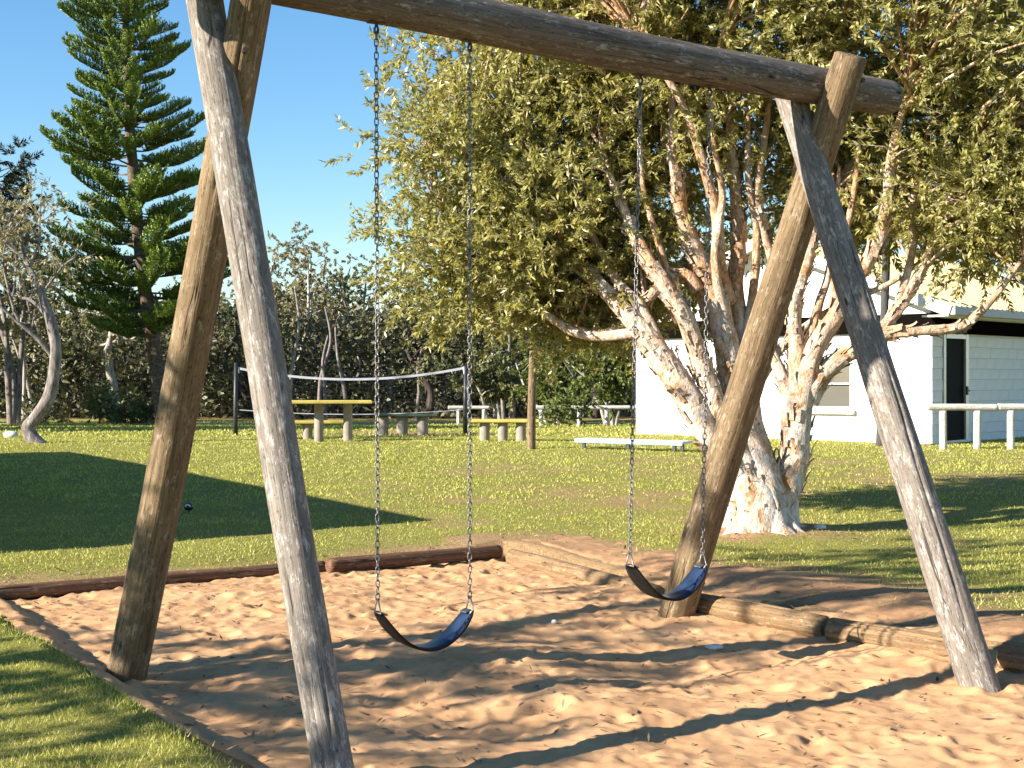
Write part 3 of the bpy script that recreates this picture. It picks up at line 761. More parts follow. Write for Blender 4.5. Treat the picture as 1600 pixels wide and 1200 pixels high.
        mb.add(q+[p+Vector((0, 0, 0.02)) for p in q], [(0, 1, 2, 3), (7, 6, 5, 4), (0, 4, 5, 1), (1, 5, 6, 2), (2, 6, 7, 3), (3, 7, 4, 0)]); mb.build('soffit', M['white_paint'], t)
        # gutter and flat eave soffit
        ze = zt+rise-abs(e-ridge)*sl
        mb = MB(); mb.box(W(e-0.05*sgn, RW/2, ze-0.02), (RW+2*og, 0.11, 0.15), ar, 0.01); mb.build('gutter', M['grey_trim'], t)
        mb = MB(); ea = (e+(0 if sgn == 1 else LW))/2; mb.box(W(ea, RW/2, ze-0.10), (RW+2*og-0.02, ov-0.06, 0.03), ar); mb.build('soffit', M['pale_trim'], t)
    # window in the lit wall
    wn_ = MB(); wx, wz = (win[0]+win[1])/2, (win[2]+win[3])/2; ww, wh = win[1]-win[0], win[3]-win[2]
    for (dx, dz, sx, sz) in ((-ww/2+0.02, 0, 0.04, wh), (ww/2-0.02, 0, 0.04, wh), (0, wh/2-0.02, ww-0.08, 0.04), (0, -wh/2+0.02, ww-0.08, 0.04), (0, 0.02, ww-0.08, 0.035)):
        wn_.box(dl*(wx+dx)+nl*0.005+Vector((0, 0, wz+dz)), (sx, 0.07, sz), al)
    wo = wn_.build('window', M['alu'], t)
    for sz, dz in ((wh/2-0.06, wh/4), (wh/2-0.06, -wh/4+0.01)):
        p = MB(); p.box(dl*wx-nl*0.01+Vector((0, 0, wz+dz)), (ww-0.08, 0.012, sz), al); p.build('pane', M['glass'], wo)
    p = MB(); p.box(dl*wx+nl*0.04+Vector((0, 0, win[2]-0.05)), (ww+0.12, 0.16, 0.10), al, 0.01); p.build('sill', M['pale_trim'], wo)
    # security screen door
    dm = MB(); dx, dw, dh = (door[0]+door[1])/2, door[1]-door[0], door[3]
    for (ox, oz, sx, sz) in ((-dw/2+0.04, dh/2, 0.08, dh), (dw/2-0.06, dh/2, 0.12, dh), (0, dh-0.04, dw-0.2, 0.08), (0, 0.05, dw-0.2, 0.10)):
        dm.box(dr*(dx+ox)+nr*0.0+Vector((0, 0, oz)), (sx, 0.09, sz), ar)
    do = dm.build('door', M['alu'], t)
    p = MB(); p.box(dr*(dx-0.02)-nr*0.01+Vector((0, 0, dh/2)), (dw-0.18, 0.02, dh-0.16), ar); p.build('screen_panel', M['screen'], do)
    p = MB(); q = dr*(dx+dw/2-0.10)+nr*0.06+Vector((0, 0, 1.0)); p.box(q, (0.05, 0.03, 0.16), ar, 0.008); p.box(q+nr*0.035-dr*0.03, (0.12, 0.02, 0.025), ar, 0.006); p.build('handle', M['black'], do)
    return t
building()

# the house off to the left whose roof throws the shadow on the lawn
def left_house():
    hE = 3.0; ap = Vector((-0.72, 14.35, 0)); cn = ap-Vector((SH[0], SH[1], 0))*(hE-0.2)
    d1 = Vector((-0.56, 0.83, 0)).normalized(); d2 = Vector((-d1.y, d1.x, 0)); L1, L2 = 10.6, 9.0
    t = thing('lawn_house', 'low house beyond the left edge whose roof shades the lawn', 'building', (cn.x, cn.y, 0.12))
    a1 = math.atan2(d1.y, d1.x); off = Vector((0, 0, 0)); ctr = d1*(L1/2)+d2*(L2/2)
    mb = MB()
    for q, sz in ((d1*(L1/2)+d2*0.6, (L1-1.2, 0.2)), (d1*(L1/2)+d2*(L2-0.6), (L1-1.2, 0.2)), (d1*0.6+d2*(L2/2), (0.2, L2-1.0)), (d1*(L1-0.6)+d2*(L2/2), (0.2, L2-1.0))):
        mb.box(q+Vector((0, 0, 1.3)), (sz[0], sz[1], 2.8), a1)
    mb.build('wall', M['white_paint'], t)
    mb = MB(); e = [off+Vector((0, 0, hE-0.2)), d1*L1+Vector((0, 0, hE-0.2)), d1*L1+d2*L2+Vector((0, 0, hE-0.2)), d2*L2+Vector((0, 0, hE-0.2))]
    r = [d1*4.5+d2*4.5+Vector((0, 0, hE+0.9)), d1*(L1-4.5)+d2*4.5+Vector((0, 0, hE+0.9))]; lo = [p-Vector((0, 0, 0.2)) for p in e]
    mb.add(e+r+lo, [(0, 1, 5, 4), (1, 2, 5), (2, 3, 4, 5), (3, 0, 4), (6, 7, 1, 0), (7, 8, 2, 1), (8, 9, 3, 2), (9, 6, 0, 3), (9, 8, 7, 6)]); mb.build('roof', M['tile_roof'], t)
left_house()

# ------------------------------------------------------------------ rails, posts, tables, net
def rail_fence(label, posts, rails, rp, rr_, h):
    p0 = posts[0]; t = thing('rail_fence', label, 'fence', p0[:])
    for i, p in enumerate(posts): log_between('post', p-Vector((0, 0, 0.2)), p+Vector((0, 0, h-rr_)), rp, rp, M['wood_rail'], t, 12, 0, 0.05, i, 0.01)
    for i, (a, b) in enumerate(rails): log_between('rail', a, b, rr_, rr_*0.95, M['wood_rail'], t, 14, 0, 0.05, 30+i, 0.01)
    return t
def rail_from_px(label, pxs, py_base, Y, h, rp, rr_, gaps=None, x_ext=20):
    posts = [Vector((at(px, 0, Y).x, Y, zlf(at(px, 0, Y).x, Y))) for px in pxs]
    rails = []
    if gaps is None: gaps = [(pxs[0]-x_ext, pxs[-1]+x_ext)]
    for a, b in gaps:
        pa = at(a, 0, Y); pb = at(b, 0, Y+random.uniform(-0.05, 0.05)); rails.append((Vector((pa.x, Y, zlf(pa.x, Y)+h)), Vector((pb.x, Y, zlf(pb.x, Y)+h))))
    return rail_fence(label, posts, rails, rp, rr_, h)
rail_from_px('low pale log rail in front of the screen door', (1473, 1527, 1579, 1640), 700, 23.3, 0.70, 0.062, 0.058, [(1448, 1557), (1558, 1680)])
rail_from_px('low white log rail at the far edge of the lawn, left of the white building', (845, 905, 948, 1010), 667, 40, 0.55, 0.06, 0.062, [(836, 985), (988, 1040)])
rail_from_px('short white log rail far behind the yellow bench', (716, 756), 655, 45, 0.55, 0.06, 0.06, [(700, 765)])

def table(name, label, cat, px, Y, L, D, h, rz, legs, rl, top, th=0.06):
    p = at(px, 0, Y); t = thing(name, label, cat, (p.x, Y, zlf(p.x, Y)), rz)
    MB().box((0, 0, h-th/2), (L, D, th), 0, 0.012).build('top', top, t)
    for lx, ly in legs:
        mb = MB(); pts = [(lx, ly, -0.15), (lx, ly, 0.02), (lx, ly, h-th-0.02), (lx, ly, h-th-0.002)]
        mb.tube(pts, [rl*1.04, rl, rl, rl], 16); mb.build('leg', M['concrete'], t, True)
    return t
table('picnic_table', 'mustard topped picnic table on round concrete legs behind the left front leg', 'table', 512, 26.0, 1.62, 0.62, 0.76, 0.12, ((-0.16, 0.0), (0.37, 0.0)), 0.085, M['yellow'])
table('bench', 'short concrete legged bench partly hidden behind the mustard table', 'bench', 485, 27.0, 1.3, 0.3, 0.36, 0.12, ((-0.05, 0.0), (-0.42, 0)), 0.09, M['yellow'])
table('bench', 'low yellow topped bench beside the upright wooden post', 'bench', 789, 26.2, 1.28, 0.34, 0.40, -0.05, ((-0.38, 0), (-0.04, 0), (0.30, 0)), 0.095, M['yellow'])
table('bench', 'dark green topped low bench on three round concrete legs', 'bench', 636, 29.0, 1.25, 0.4, 0.44, 0.0, ((-0.50, 0), (-0.10, 0.0), (0.32, 0.0)), 0.115, M['green_top'], 0.055)

def post_thing(name, label, cat, px, py0, py1, r, mat, Y=None, n=14):
    g = on_lawn(px, py0) if Y is None else Vector((at(px, 0, Y).x, Y, zlf(at(px, 0, Y).x, Y)))
    ht = EYE-(py1-590)/F*g.y - g.z
    t = thing(name, label, cat, g[:]); log_between('post', g-Vector((0, 0, 0.2)), g+Vector((0.05*ht/1.6, 0, ht)), r*1.05, r*0.9, mat, t, n, 0, 0.05, int(px), 0.01); return t
post_thing('wooden_post', 'upright golden timber post standing on the lawn beside the yellow bench', 'post', 829, 702, 548, 0.072, M['wood_tan'])
post_thing('dark_pole', 'tall dark pole standing against the white building wall', 'pole', 1375, 697, 330, 0.075, M['wood_pole'])

def net():
    Y0 = 29.0; a = at(368, 0, Y0); b = at(727, 0, Y0); ga, gb = zlf(a.x, Y0), zlf(b.x, Y0)
    t = thing('volleyball_net', 'sagging volleyball net with pale top tape between dark posts', 'net', (a.x, Y0, ga)); o = Vector(t.location)
    zt = EYE+(590-573)/F*Y0
    for x, g, ex in ((a.x, ga, 0.08), (b.x, gb, 0.02)):
        mb = MB(); mb.tube([Vector((x, Y0, g-0.2))-o, Vector((x, Y0, g+0.6))-o, Vector((x+0.01, Y0, zt+ex))-o], [0.05, 0.045, 0.04], 10); mb.build('post', M['post_dark'], t, True)
    mb = MB(); mb.tube([Vector((b.x-0.03, Y0, zt))-o, Vector((b.x+0.04, Y0-0.01, zt-0.45))-o, Vector((b.x+0.10, Y0, zt-0.85))-o], 0.028, 6); mb.build('tie_strap', M['tape'], t, True)
    def top(f): return zt-0.24*(1-(2*f-1.0)**2)-0.02
    def bot(f): return EYE-(640-590)/F*Y0-0.10*(1-(2*f-1)**2)
    n = 40; P = [Vector((a.x+(b.x-a.x)*i/n, Y0, top(i/n)))-o for i in range(n+1)]
    V = []; Fq = []
    for p in P: V += [p+Vector((0, -0.006, 0.024)), p+Vector((0, -0.006, -0.024)), p+Vector((0, 0.006, -0.024)), p+Vector((0, 0.006, 0.024))]
    for i in range(n):
        for k in range(4): Fq.append((i*4+k, i*4+(k+1) % 4, i*4+4+(k+1) % 4, i*4+4+k))
    Fq += [(3, 2, 1, 0), tuple(n*4+k for k in range(4))]
    mb = MB(); mb.add(V, Fq); mb.build('top_tape', M['tape'], t)
    mb = MB(); mb.tube([Vector((a.x+(b.x-a.x)*i/n, Y0, bot(i/n)))-o for i in range(n+1)], 0.010, 6); mb.build('bottom_cord', M['tape'], t, True)
    mb = MB()
    for i in range(0, 61):
        f = i/60; x = a.x+(b.x-a.x)*f; mb.tube([Vector((x, Y0, top(f)))-o, Vector((x, Y0, bot(f)))-o], 0.0022, 3, False)
    for k in range(1, 8):
        mb.tube([Vector((a.x+(b.x-a.x)*i/12, Y0, top(i/12)*(1-k/8)+bot(i/12)*k/8))-o for i in range(13)], 0.0022, 3, False)
    c = mb.build('cord_mesh', M['net'], t); c['kind'] = 'stuff'
net()

def low_board():
    a = at(902, 0, 23.6); b = at(1070, 0, 22.4); g = zlf((a.x+b.x)/2, 23); mid = Vector(((a.x+b.x)/2, 23.0, g)); rz = math.atan2(b.y-a.y, b.x-a.x); L = (b-a).xy.length
    t = thing('low_bench', 'long low white and pale blue board on short legs, left of the paperbark trunk', 'bench', mid[:], rz)
    MB().box((0, 0.10, 0.155), (L, 0.32, 0.035), 0, 0.006).build('seat_board', M['plank_white'], t)
    MB().box((0, -0.075, 0.135), (L, 0.025, 0.06), 0, 0.005).build('edge_board', M['plank_blue'], t)
    for x in (-L*0.42, 0, L*0.42, L*0.49): MB().box((x, -0.04, 0.02), (0.05, 0.045, 0.22), 0).build('leg', M['post_dark'], t)
low_board()

def garden_light():
    g = on_lawn(295, 804); t = thing('garden_light', 'small round black garden light on a short stake in the shaded lawn', 'garden light', g[:])
    MB().tube([(0, 0, -0.05), (0, 0, 0.035)], [0.008, 0.008], 8).build('stake', M['black'], t, True)
    mb = MB(); pr = [(0.012, 0.03), (0.04, 0.042), (0.05, 0.062), (0.046, 0.085), (0.03, 0.105), (0.008, 0.112)]
    mb.tube([(0, 0, z) for _, z in pr], [r for r, _ in pr], 16); mb.build('dome', M['black'], t, True)
    mb = MB(); ring = [(0.024*math.cos(a), -0.042, 0.075+0.02*math.sin(a)) for a in np.linspace(0, math.pi, 9)]; mb.tube(ring, 0.007, 6); mb.build('rim', M['plank_white'], t, True)  # white arc modelled as the bright highlight on the dome
garden_light()
def rock(label, p, r, seed, cat='stone'):
    mb = MB(); rg = random.Random(seed); n, m = 12, 7; V = []; Fq = []
    for i in range(m):
        ph = math.pi*i/(m-1)
        for k in range(n):
            th = 2*math.pi*k/n; q = 0.8+0.4*float(vnoise(math.cos(th)*1.5+seed, math.sin(th)*1.5+ph*1.5, seed)); V.append((r[0]*q*math.sin(ph)*math.cos(th), r[1]*q*math.sin(ph)*math.sin(th), r[2]*(0.6-q*math.cos(ph))))
    for i in range(m-1):
        for k in range(n): Fq.append((i*n+k, i*n+(k+1) % n, (i+1)*n+(k+1) % n, (i+1)*n+k))
    mb.add(V, Fq); o = mb.build('stone', M['stone'], None, True); o.location = p; tag(o, label, cat); return o
rock('rounded white stone on the grass at the far left', on_lawn(17, 684), (0.15, 0.11, 0.085), 3)
rock('small white stone lying on the sand near the golden edging log', on_sand(1116, 1014), (0.055, 0.03, 0.018), 9)
rock('flat pale stone on the grass right of the paperbark roots', on_lawn(1281, 828), (0.06, 0.04, 0.025), 5)
rock('pale flat shard on the sand behind the nearer swing', on_sand(866, 973), (0.02, 0.014, 0.014), 6)

# ------------------------------------------------------------------ trees
def leaf_obj(name, V, Fq, mat, parent, kind='stuff'):
    o = link(name, mesh_np(name, V-np.array(parent.location), Fq, False), mat, parent)
    if kind: o['kind'] = kind
    return o
def sprigs(centers, rad, n_sprig, n_leaf, L, W, rng, droop=0.3, twig=0.35, updir=0.15, flatz=1.0):
    """leaf sprays round each clump centre; returns leaf quads and the twig segments"""
    centers = np.asarray(centers); k = len(centers)
    rad = np.ones(k)*rad
    idx = np.repeat(np.arange(k), n_sprig); N = len(idx)
    d = rng.normal(size=(N, 3)); d /= np.linalg.norm(d, axis=1)[:, None]
    rr_ = rng.random(N)**0.45
    P = centers[idx] + d*(rad[idx]*rr_)[:, None]*np.array((1, 1, flatz))
    A = d*0.8 + rng.normal(size=(N, 3))*0.55 + np.array((0, 0, updir-droop)); A /= np.linalg.norm(A, axis=1)[:, None]
    tl = twig*rng.uniform(0.6, 1.3, N)
    li = np.repeat(np.arange(N), n_leaf); M_ = len(li)
    f = rng.random(M_)
    C = P[li] + A[li]*(tl[li]*f)[:, None]
    r = rng.normal(size=(M_, 3)); r -= A[li]*np.sum(r*A[li], 1)[:, None]; r /= np.linalg.norm(r, axis=1)[:, None]+1e-9
    D = A[li]*0.75 + r*0.8 + np.array((0, 0, -droop*0.5)); D /= np.linalg.norm(D, axis=1)[:, None]
    V, Fq = leaf_quads(C, D, L*rng.uniform(0.45, 1.35, M_), W*rng.uniform(0.6, 1.4, M_), rng, 0.06)
    return V, Fq, P, A*tl[:, None]
def twig_mesh(mb_v, mb_f, P, A, r):
    """thin triangular twigs"""
    n = len(P); a = np.cross(A, np.array((0.3, 0.5, 0.8))); a /= np.linalg.norm(a, axis=1)[:, None]+1e-9; b = np.cross(A, a); b /= np.linalg.norm(b, axis=1)[:, None]+1e-9
    V = np.stack([P+a*r, P-a*r*0.5+b*r*0.8, P-a*r*0.5-b*r*0.8, P+A], 1).reshape(-1, 3)
    i = np.arange(n)*4; Fq = np.concatenate([np.stack([i, i+1, i+3], 1), np.stack([i+1, i+2, i+3], 1), np.stack([i+2, i, i+3], 1)])
    mb_v.append(V); mb_f.append(Fq)

def paperbark_tree():
    rng = np.random.default_rng(42)
    base = Vector((2.3, 13.0, zlf(2.3, 13.0)-0.03))
    t = thing('paperbark_tree', 'large multi stemmed paperbark tree with peeling white and orange bark', 'tree', base[:])
    D0 = 13.0
    def S(*pts): return [at(px, py, D0+dy) for px, py, dy in pts]
    # explicit stems: (pixel, pixel, metres nearer or farther than the root)
    stems = [
     ('stem', S((1188, 850, 0), (1178, 790, 0), (1150, 745, 0.05), (1105, 672, 0.1), (1060, 600, 0.15), (1018, 540, 0.25), (985, 495, 0.4), (930, 440, 0.7), (870, 380, 1.0), (800, 330, 1.3)), (0.30, 0.24, 0.165, 0.155, 0.145, 0.13, 0.10, 0.075, 0.055, 0.03)),
     ('stem', S((1192, 850, 0.05), (1180, 770, 0.1), (1140, 690, 0.1), (1105, 600, 0.15), (1082, 530, 0.15), (1055, 470, 0.1), (1015, 410, 0.25), (975, 330, 0.5), (940, 230, 0.7)), (0.30, 0.20, 0.13, 0.115, 0.10, 0.09, 0.07, 0.05, 0.03)),
     ('stem', S((1196, 850, 0.0), (1192, 770, 0.1), (1168, 680, 0.2), (1148, 600, 0.3), (1130, 520, 0.35), (1110, 450, 0.4), (1085, 390, 0.4), (1060, 310, 0.4), (1050, 200, 0.4), (1045, 90, 0.5)), (0.30, 0.22, 0.15, 0.14, 0.13, 0.115, 0.085, 0.065, 0.05, 0.03)),
     ('stem', S((1200, 850, 0.1), (1195, 770, 0.25), (1172, 660, 0.4), (1165, 560, 0.55), (1150, 470, 0.6), (1155, 390, 0.65), (1150, 300, 0.7), (1142, 210, 0.7), (1140, 110, 0.7), (1150, 0, 0.7)), (0.28, 0.20, 0.12, 0.11, 0.095, 0.08, 0.065, 0.055, 0.045, 0.03)),
     ('stem', S((1212, 840, 0.1), (1222, 780, 0.15), (1240, 720, 0.2), (1246, 660, 0.2), (1252, 610, 0.2), (1245, 545, 0.2), (1240, 480, 0.25), (1262, 400, 0.3), (1275, 320, 0.35), (1290, 200, 0.4), (1300, 80, 0.4)), (0.26, 0.17, 0.155, 0.15, 0.14, 0.085, 0.075, 0.065, 0.055, 0.045, 0.03)),
     ('limb', S((1254, 620, 0.2), (1268, 560, 0.15), (1300, 500, 0.1), (1330, 450, 0.05), (1362, 400, 0.0), (1385, 330, -0.05), (1395, 240, -0.1), (1420, 140, -0.1)), (0.11, 0.10, 0.09, 0.08, 0.075, 0.06, 0.045, 0.03)),
     ('limb', S((1262, 625, 0.2), (1290, 580, 0.15), (1330, 548, 0.1), (1375, 524, 0.05), (1430, 518, 0.0), (1496, 512, -0.05), (1530, 490, -0.1), (1565, 452, -0.2), (1600, 400, -0.2)), (0.10, 0.095, 0.08, 0.065, 0.052, 0.05, 0.042, 0.032, 0.02)),
     ('limb', S((1345, 540, 0.1), (1385, 505, 0.1), (1412, 470, 0.1), (1440, 420, 0.1), (1462, 370, 0.1), (1480, 320, 0.1), (1510, 230, 0.1)), (0.06, 0.055, 0.05, 0.045, 0.042, 0.035, 0.02)),
     ('limb', S((1240, 640, 0.25), (1210, 560, 0.4), (1190, 520, 0.5), (1210, 480, 0.6), (1205, 400, 0.6), (1185, 320, 0.6), (1195, 220, 0.6), (1205, 120, 0.6)), (0.07, 0.06, 0.06, 0.058, 0.05, 0.045, 0.04, 0.025)),
     ('limb', S((1190, 590, 0.5), (1230, 535, 0.5), (1290, 490, 0.45), (1340, 465, 0.4), (1395, 440, 0.3), (1450, 400, 0.2)), (0.05, 0.045, 0.042, 0.036, 0.03, 0.02)),
     ('limb', S((1090, 455, 0.35), (1070, 430, 0.35), (1030, 445, 0.4), (985, 500, 0.6), (930, 518, 0.8), (880, 500, 1.0)), (0.07, 0.06, 0.05, 0.04, 0.03, 0.02)),
     ('limb', S((1140, 470, 0.5), (1125, 420, 0.3), (1120, 340, 0.2), (1100, 260, 0.1), (1060, 150, 0.0), (1000, 60, -0.1)), (0.075, 0.07, 0.06, 0.05, 0.04, 0.025)),
     ('limb', S((1110, 505, 0.4), (1085, 430, 0.5), (1072, 350, 0.55), (1066, 240, 0.6), (1080, 120, 0.6)), (0.05, 0.045, 0.04, 0.033, 0.02)),
     ('limb', S((1085, 545, 0.15), (1050, 450, 0.3), (1030, 380, 0.35), (1005, 290, 0.4), (1000, 180, 0.4)), (0.05, 0.042, 0.036, 0.03, 0.018)),
     ('limb', S((1158, 560, 0.5), (1178, 450, 0.55), (1182, 360, 0.6), (1168, 260, 0.6), (1172, 140, 0.6)), (0.052, 0.045, 0.04, 0.034, 0.02)),
     ('limb', S((1200, 540, 0.5), (1222, 440, 0.5), (1226, 350, 0.5), (1242, 250, 0.5), (1246, 120, 0.5)), (0.045, 0.04, 0.034, 0.03, 0.02)),
     ('limb', S((1140, 520, 0.35), (1118, 410, 0.2), (1128, 300, 0.15), (1112, 200, 0.1), (1118, 90, 0.1)), (0.05, 0.045, 0.038, 0.03, 0.02)),
     ('limb', S((1300, 505, 0.1), (1308, 420, 0.15), (1330, 320, 0.2), (1345, 210, 0.2)), (0.045, 0.04, 0.034, 0.02)),
     ('limb', S((1250, 570, 0.2), (1282, 470, 0.3), (1302, 380, 0.35), (1312, 260, 0.4)), (0.045, 0.04, 0.034, 0.02)),
     ('limb', S((1402, 480, 0.1), (1425, 390, 0.2), (1430, 290, 0.3), (1450, 190, 0.3)), (0.04, 0.034, 0.028, 0.016)),
     ('limb', S((1275, 330, 0.35), (1330, 260, 0.6), (1380, 180, 0.9), (1450, 80, 1.2)), (0.05, 0.045, 0.04, 0.025)),
     ('limb', S((1040, 560, 0.2), (1000, 480, 0.4), (960, 430, 0.6), (880, 300, 0.9), (800, 200, 1.2)), (0.06, 0.055, 0.05, 0.04, 0.02)),
     ('limb', S((1000, 520, 0.3), (900, 520, 0.6), (800, 450, 0.9), (740, 400, 1.1), (690, 330, 1.3)), (0.055, 0.045, 0.035, 0.03, 0.018)),
    ]
    # roots flaring into the ground, joined with the stems' foot
    for (nm, pts, rad), sd in zip(stems, range(99)):
        P, R = spline(pts, [r*(0.88 if j > 1 else 1) for j, r in enumerate(rad)], 0.045)
        wig = [Vector((0.022*(float(fbm(i*0.11, sd, 3, 3))-0.5)*2, 0.022*(float(fbm(i*0.11, sd+40, 4, 3))-0.5)*2, 0))*min(1, i/14) for i in range(len(P))]
        P = [p+w_ for p, w_ in zip(P, wig)]
        V, Qd = tube_np([p-base for p in P], R, 22 if max(R) > 0.1 else 14, 0.20, sd, True)
        me = bpy.data.meshes.new(nm); me.from_pydata(V.tolist(), [], Qd); me.polygons.foreach_set('use_smooth', np.ones(len(Qd), bool)); me.update()
        at_ = me.attributes.new('rise', 'FLOAT', 'POINT')
        rise = np.clip((V[:, 2]-1.0)/1.3, 0, 1)*0.85+0.06
        at_.data.foreach_set('value', rise.astype(np.float32))
        link(nm, me, M['paperbark'], t)
    n, m = 72, 34; V = []; Qd = []
    for i in range(m):
        f = i/(m-1); z = -0.22+0.66*f; hgt = max(z, 0)
        for k in range(n):
            th = 2*math.pi*k/n
            lob = float(vnoise(math.cos(th)*1.7+5, math.sin(th)*1.7+2, 9))
            rid = float(fbm(math.cos(th)*4+9, math.sin(th)*4+hgt*1.2, 19, 3))-0.5
            fin = float(fbm(math.cos(th)*9+1, math.sin(th)*9+hgt*6, 29, 3))-0.5
            r = 0.205+(0.05+0.40*lob**1.6)*math.exp(-max(z+0.05, 0)/0.13)+rid*0.26*math.exp(-hgt/0.4)+fin*0.10
            r *= 1-0.55*max(0, (f-0.72)/0.28)**1.5
            V.append((r*1.12*math.cos(th)-0.02*f, r*0.9*math.sin(th), z+0.03))
    for i in range(m-1):
        for k in range(n): Qd.append((i*n+k, i*n+(k+1) % n, (i+1)*n+(k+1) % n, (i+1)*n+k))
    mb = MB(); mb.add(V, Qd); o = mb.build('root_flare', M['paperbark'], t, True)
    a_ = o.data.attributes.new('rise', 'FLOAT', 'POINT'); a_.data.foreach_set('value', np.full(len(o.data.vertices), 0.12, np.float32))
    # curls of loose bark
    V = []; Fq = []
    for (nm, pts, rad) in stems[:11]:
        P, R = spline(pts, rad, 0.05)
        for k in range(int(len(P)*2.2)):
            i = rng.integers(3, len(P)-4); 
            if R[i] < 0.045: continue
            th = rng.uniform(0, 2*math.pi); tn = (P[min(i+1, len(P)-1)]-P[i-1]).normalized(); sd = tn.cross(Vector((0.2, 1, 0.1))).normalized(); n2 = tn.cross(sd)
            nr = sd*math.cos(th)+n2*math.sin(th); tg = tn.cross(nr); q = P[i]-base+nr*(R[i]*0.97); l = rng.uniform(0.05, 0.17); w = rng.uniform(0.015, 0.04); lift = rng.uniform(0.01, 0.035)
            b = len(V)
            for f, h in ((0, 0.0), (0.4, lift*0.25), (0.75, lift*0.8), (1.0, lift*1.6)):
                c = q+tn*(l*(f-0.3))+nr*h; ww = w*(1-0.4*f); V += [c+tg*ww, c-tg*ww]
            for s in range(3): Fq.append((b+2*s, b+2*s+1, b+2*s+3, b+2*s+2))
    me = bpy.data.meshes.new('loose_bark'); me.from_pydata([tuple(v) for v in V], [], Fq); me.update()
    a_ = me.attributes.new('rise', 'FLOAT', 'POINT'); a_.data.foreach_set('value', np.full(len(V), 0.5, np.float32))
    o = link('loose_bark', me, M['paperbark'], t); o['kind'] = 'stuff'
    # crown: clump centres inside several lobes
    lobes = [((0.06, 14.2, 4.02), (1.42, 1.3, 1.85), 74), ((-0.4, 14.1, 3.3), (0.9, 0.9, 1.05), 30), ((0.85, 14.0, 2.95), (1.0, 0.7, 0.62), 24), ((0.33, 14.2, 5.6), (1.65, 1.3, 1.3), 54),
             ((1.75, 13.5, 5.1), (1.5, 1.0, 1.15), 50), ((2.4, 13.4, 6.3), (3.2, 2.3, 1.4), 80), ((4.1, 13.0, 4.85), (1.5, 1.6, 1.3), 56),
             ((5.4, 13.4, 4.5), (1.5, 1.6, 1.6), 46), ((2.6, 14.7, 4.6), (2.2, 1.0, 1.3), 52), ((4.0, 14.6, 4.0), (1.6, 1.0, 1.0), 26), ((4.75, 12.9, 3.35), (0.9, 0.9, 0.45), 12), ((3.1, 14.0, 3.75), (0.9, 0.7, 0.6), 14), ((1.45, 14.3, 4.0), (0.9, 0.7, 0.8), 22), ((4.9, 13.3, 3.45), (1.5, 0.9, 0.5), 26), ((0.75, 14.2, 2.45), (1.0, 0.6, 0.5), 30), ((-0.2, 14.1, 2.75), (0.7, 0.6, 0.4), 12), ((5.1, 13.2, 3.05), (1.5, 0.7, 0.32), 16), ((3.9, 13.1, 3.15), (0.7, 0.5, 0.25), 6), ((3.6, 13.6, 3.35), (0.8, 0.6, 0.4), 9)]
    C = []
    for c, r, n in lobes:
        n = int(n*1.18)
        d = rng.normal(size=(n, 3)); d /= np.linalg.norm(d, axis=1)[:, None]
        C.append(np.array(c)+d*np.array(r)*(rng.random(n)**0.4)[:, None])
    C = np.concatenate(C); rad = rng.uniform(0.30, 0.66, len(C))
    V, Fq, P, A = sprigs(C, rad, 22, 32, 0.070, 0.0110, rng, 0.16, 0.30)
    leaf_obj('crown', V, Fq, M['leaf_paper'], t)
    # branches from the stems out to the clumps, and twigs
    ends = []
    for (nm, pts, rad_) in stems:
        Pp, R = spline(pts, rad_, 0.2)
        for p, r in list(zip(Pp, R))[len(Pp)//2:]: ends.append((np.array(p), r))
    EP = np.array([e[0] for e in ends]); ER = np.array([e[1] for e in ends])
    vv, ff = [], []; mbb = MB()
    for i, c in enumerate(C):
        dd = np.linalg.norm(EP-c, axis=1)+np.clip(EP[:, 2]-c[2]+0.2, 0, 9)*1.5; j = int(np.argmin(dd)); a = EP[j]; b = c
        m = (a+b)/2+rng.normal(size=3)*0.10+np.array((0, 0, 0.10)); L = np.linalg.norm(b-a)
        Pp, R = spline([Vector(a)-base, Vector(m)-base, Vector(b)-base], [min(ER[j]*0.7, 0.012+0.012*L), 0.010+0.004*L, 0.005], 0.25); mbb.tube(Pp, R, 6, False, 0.1, i)
    o = mbb.build('branches', M['paperbark'], t, True); o['kind'] = 'stuff'
    a_ = o.data.attributes.new('rise', 'FLOAT', 'POINT'); a_.data.foreach_set('value', np.full(len(o.data.vertices), 0.8, np.float32))
    twig_mesh(vv, ff, P, A, 0.004); Vt = np.concatenate(vv); Ft = np.concatenate(ff)
    leaf_obj('twigs', Vt, Ft, M['bark_gum'], t)
paperbark_tree()

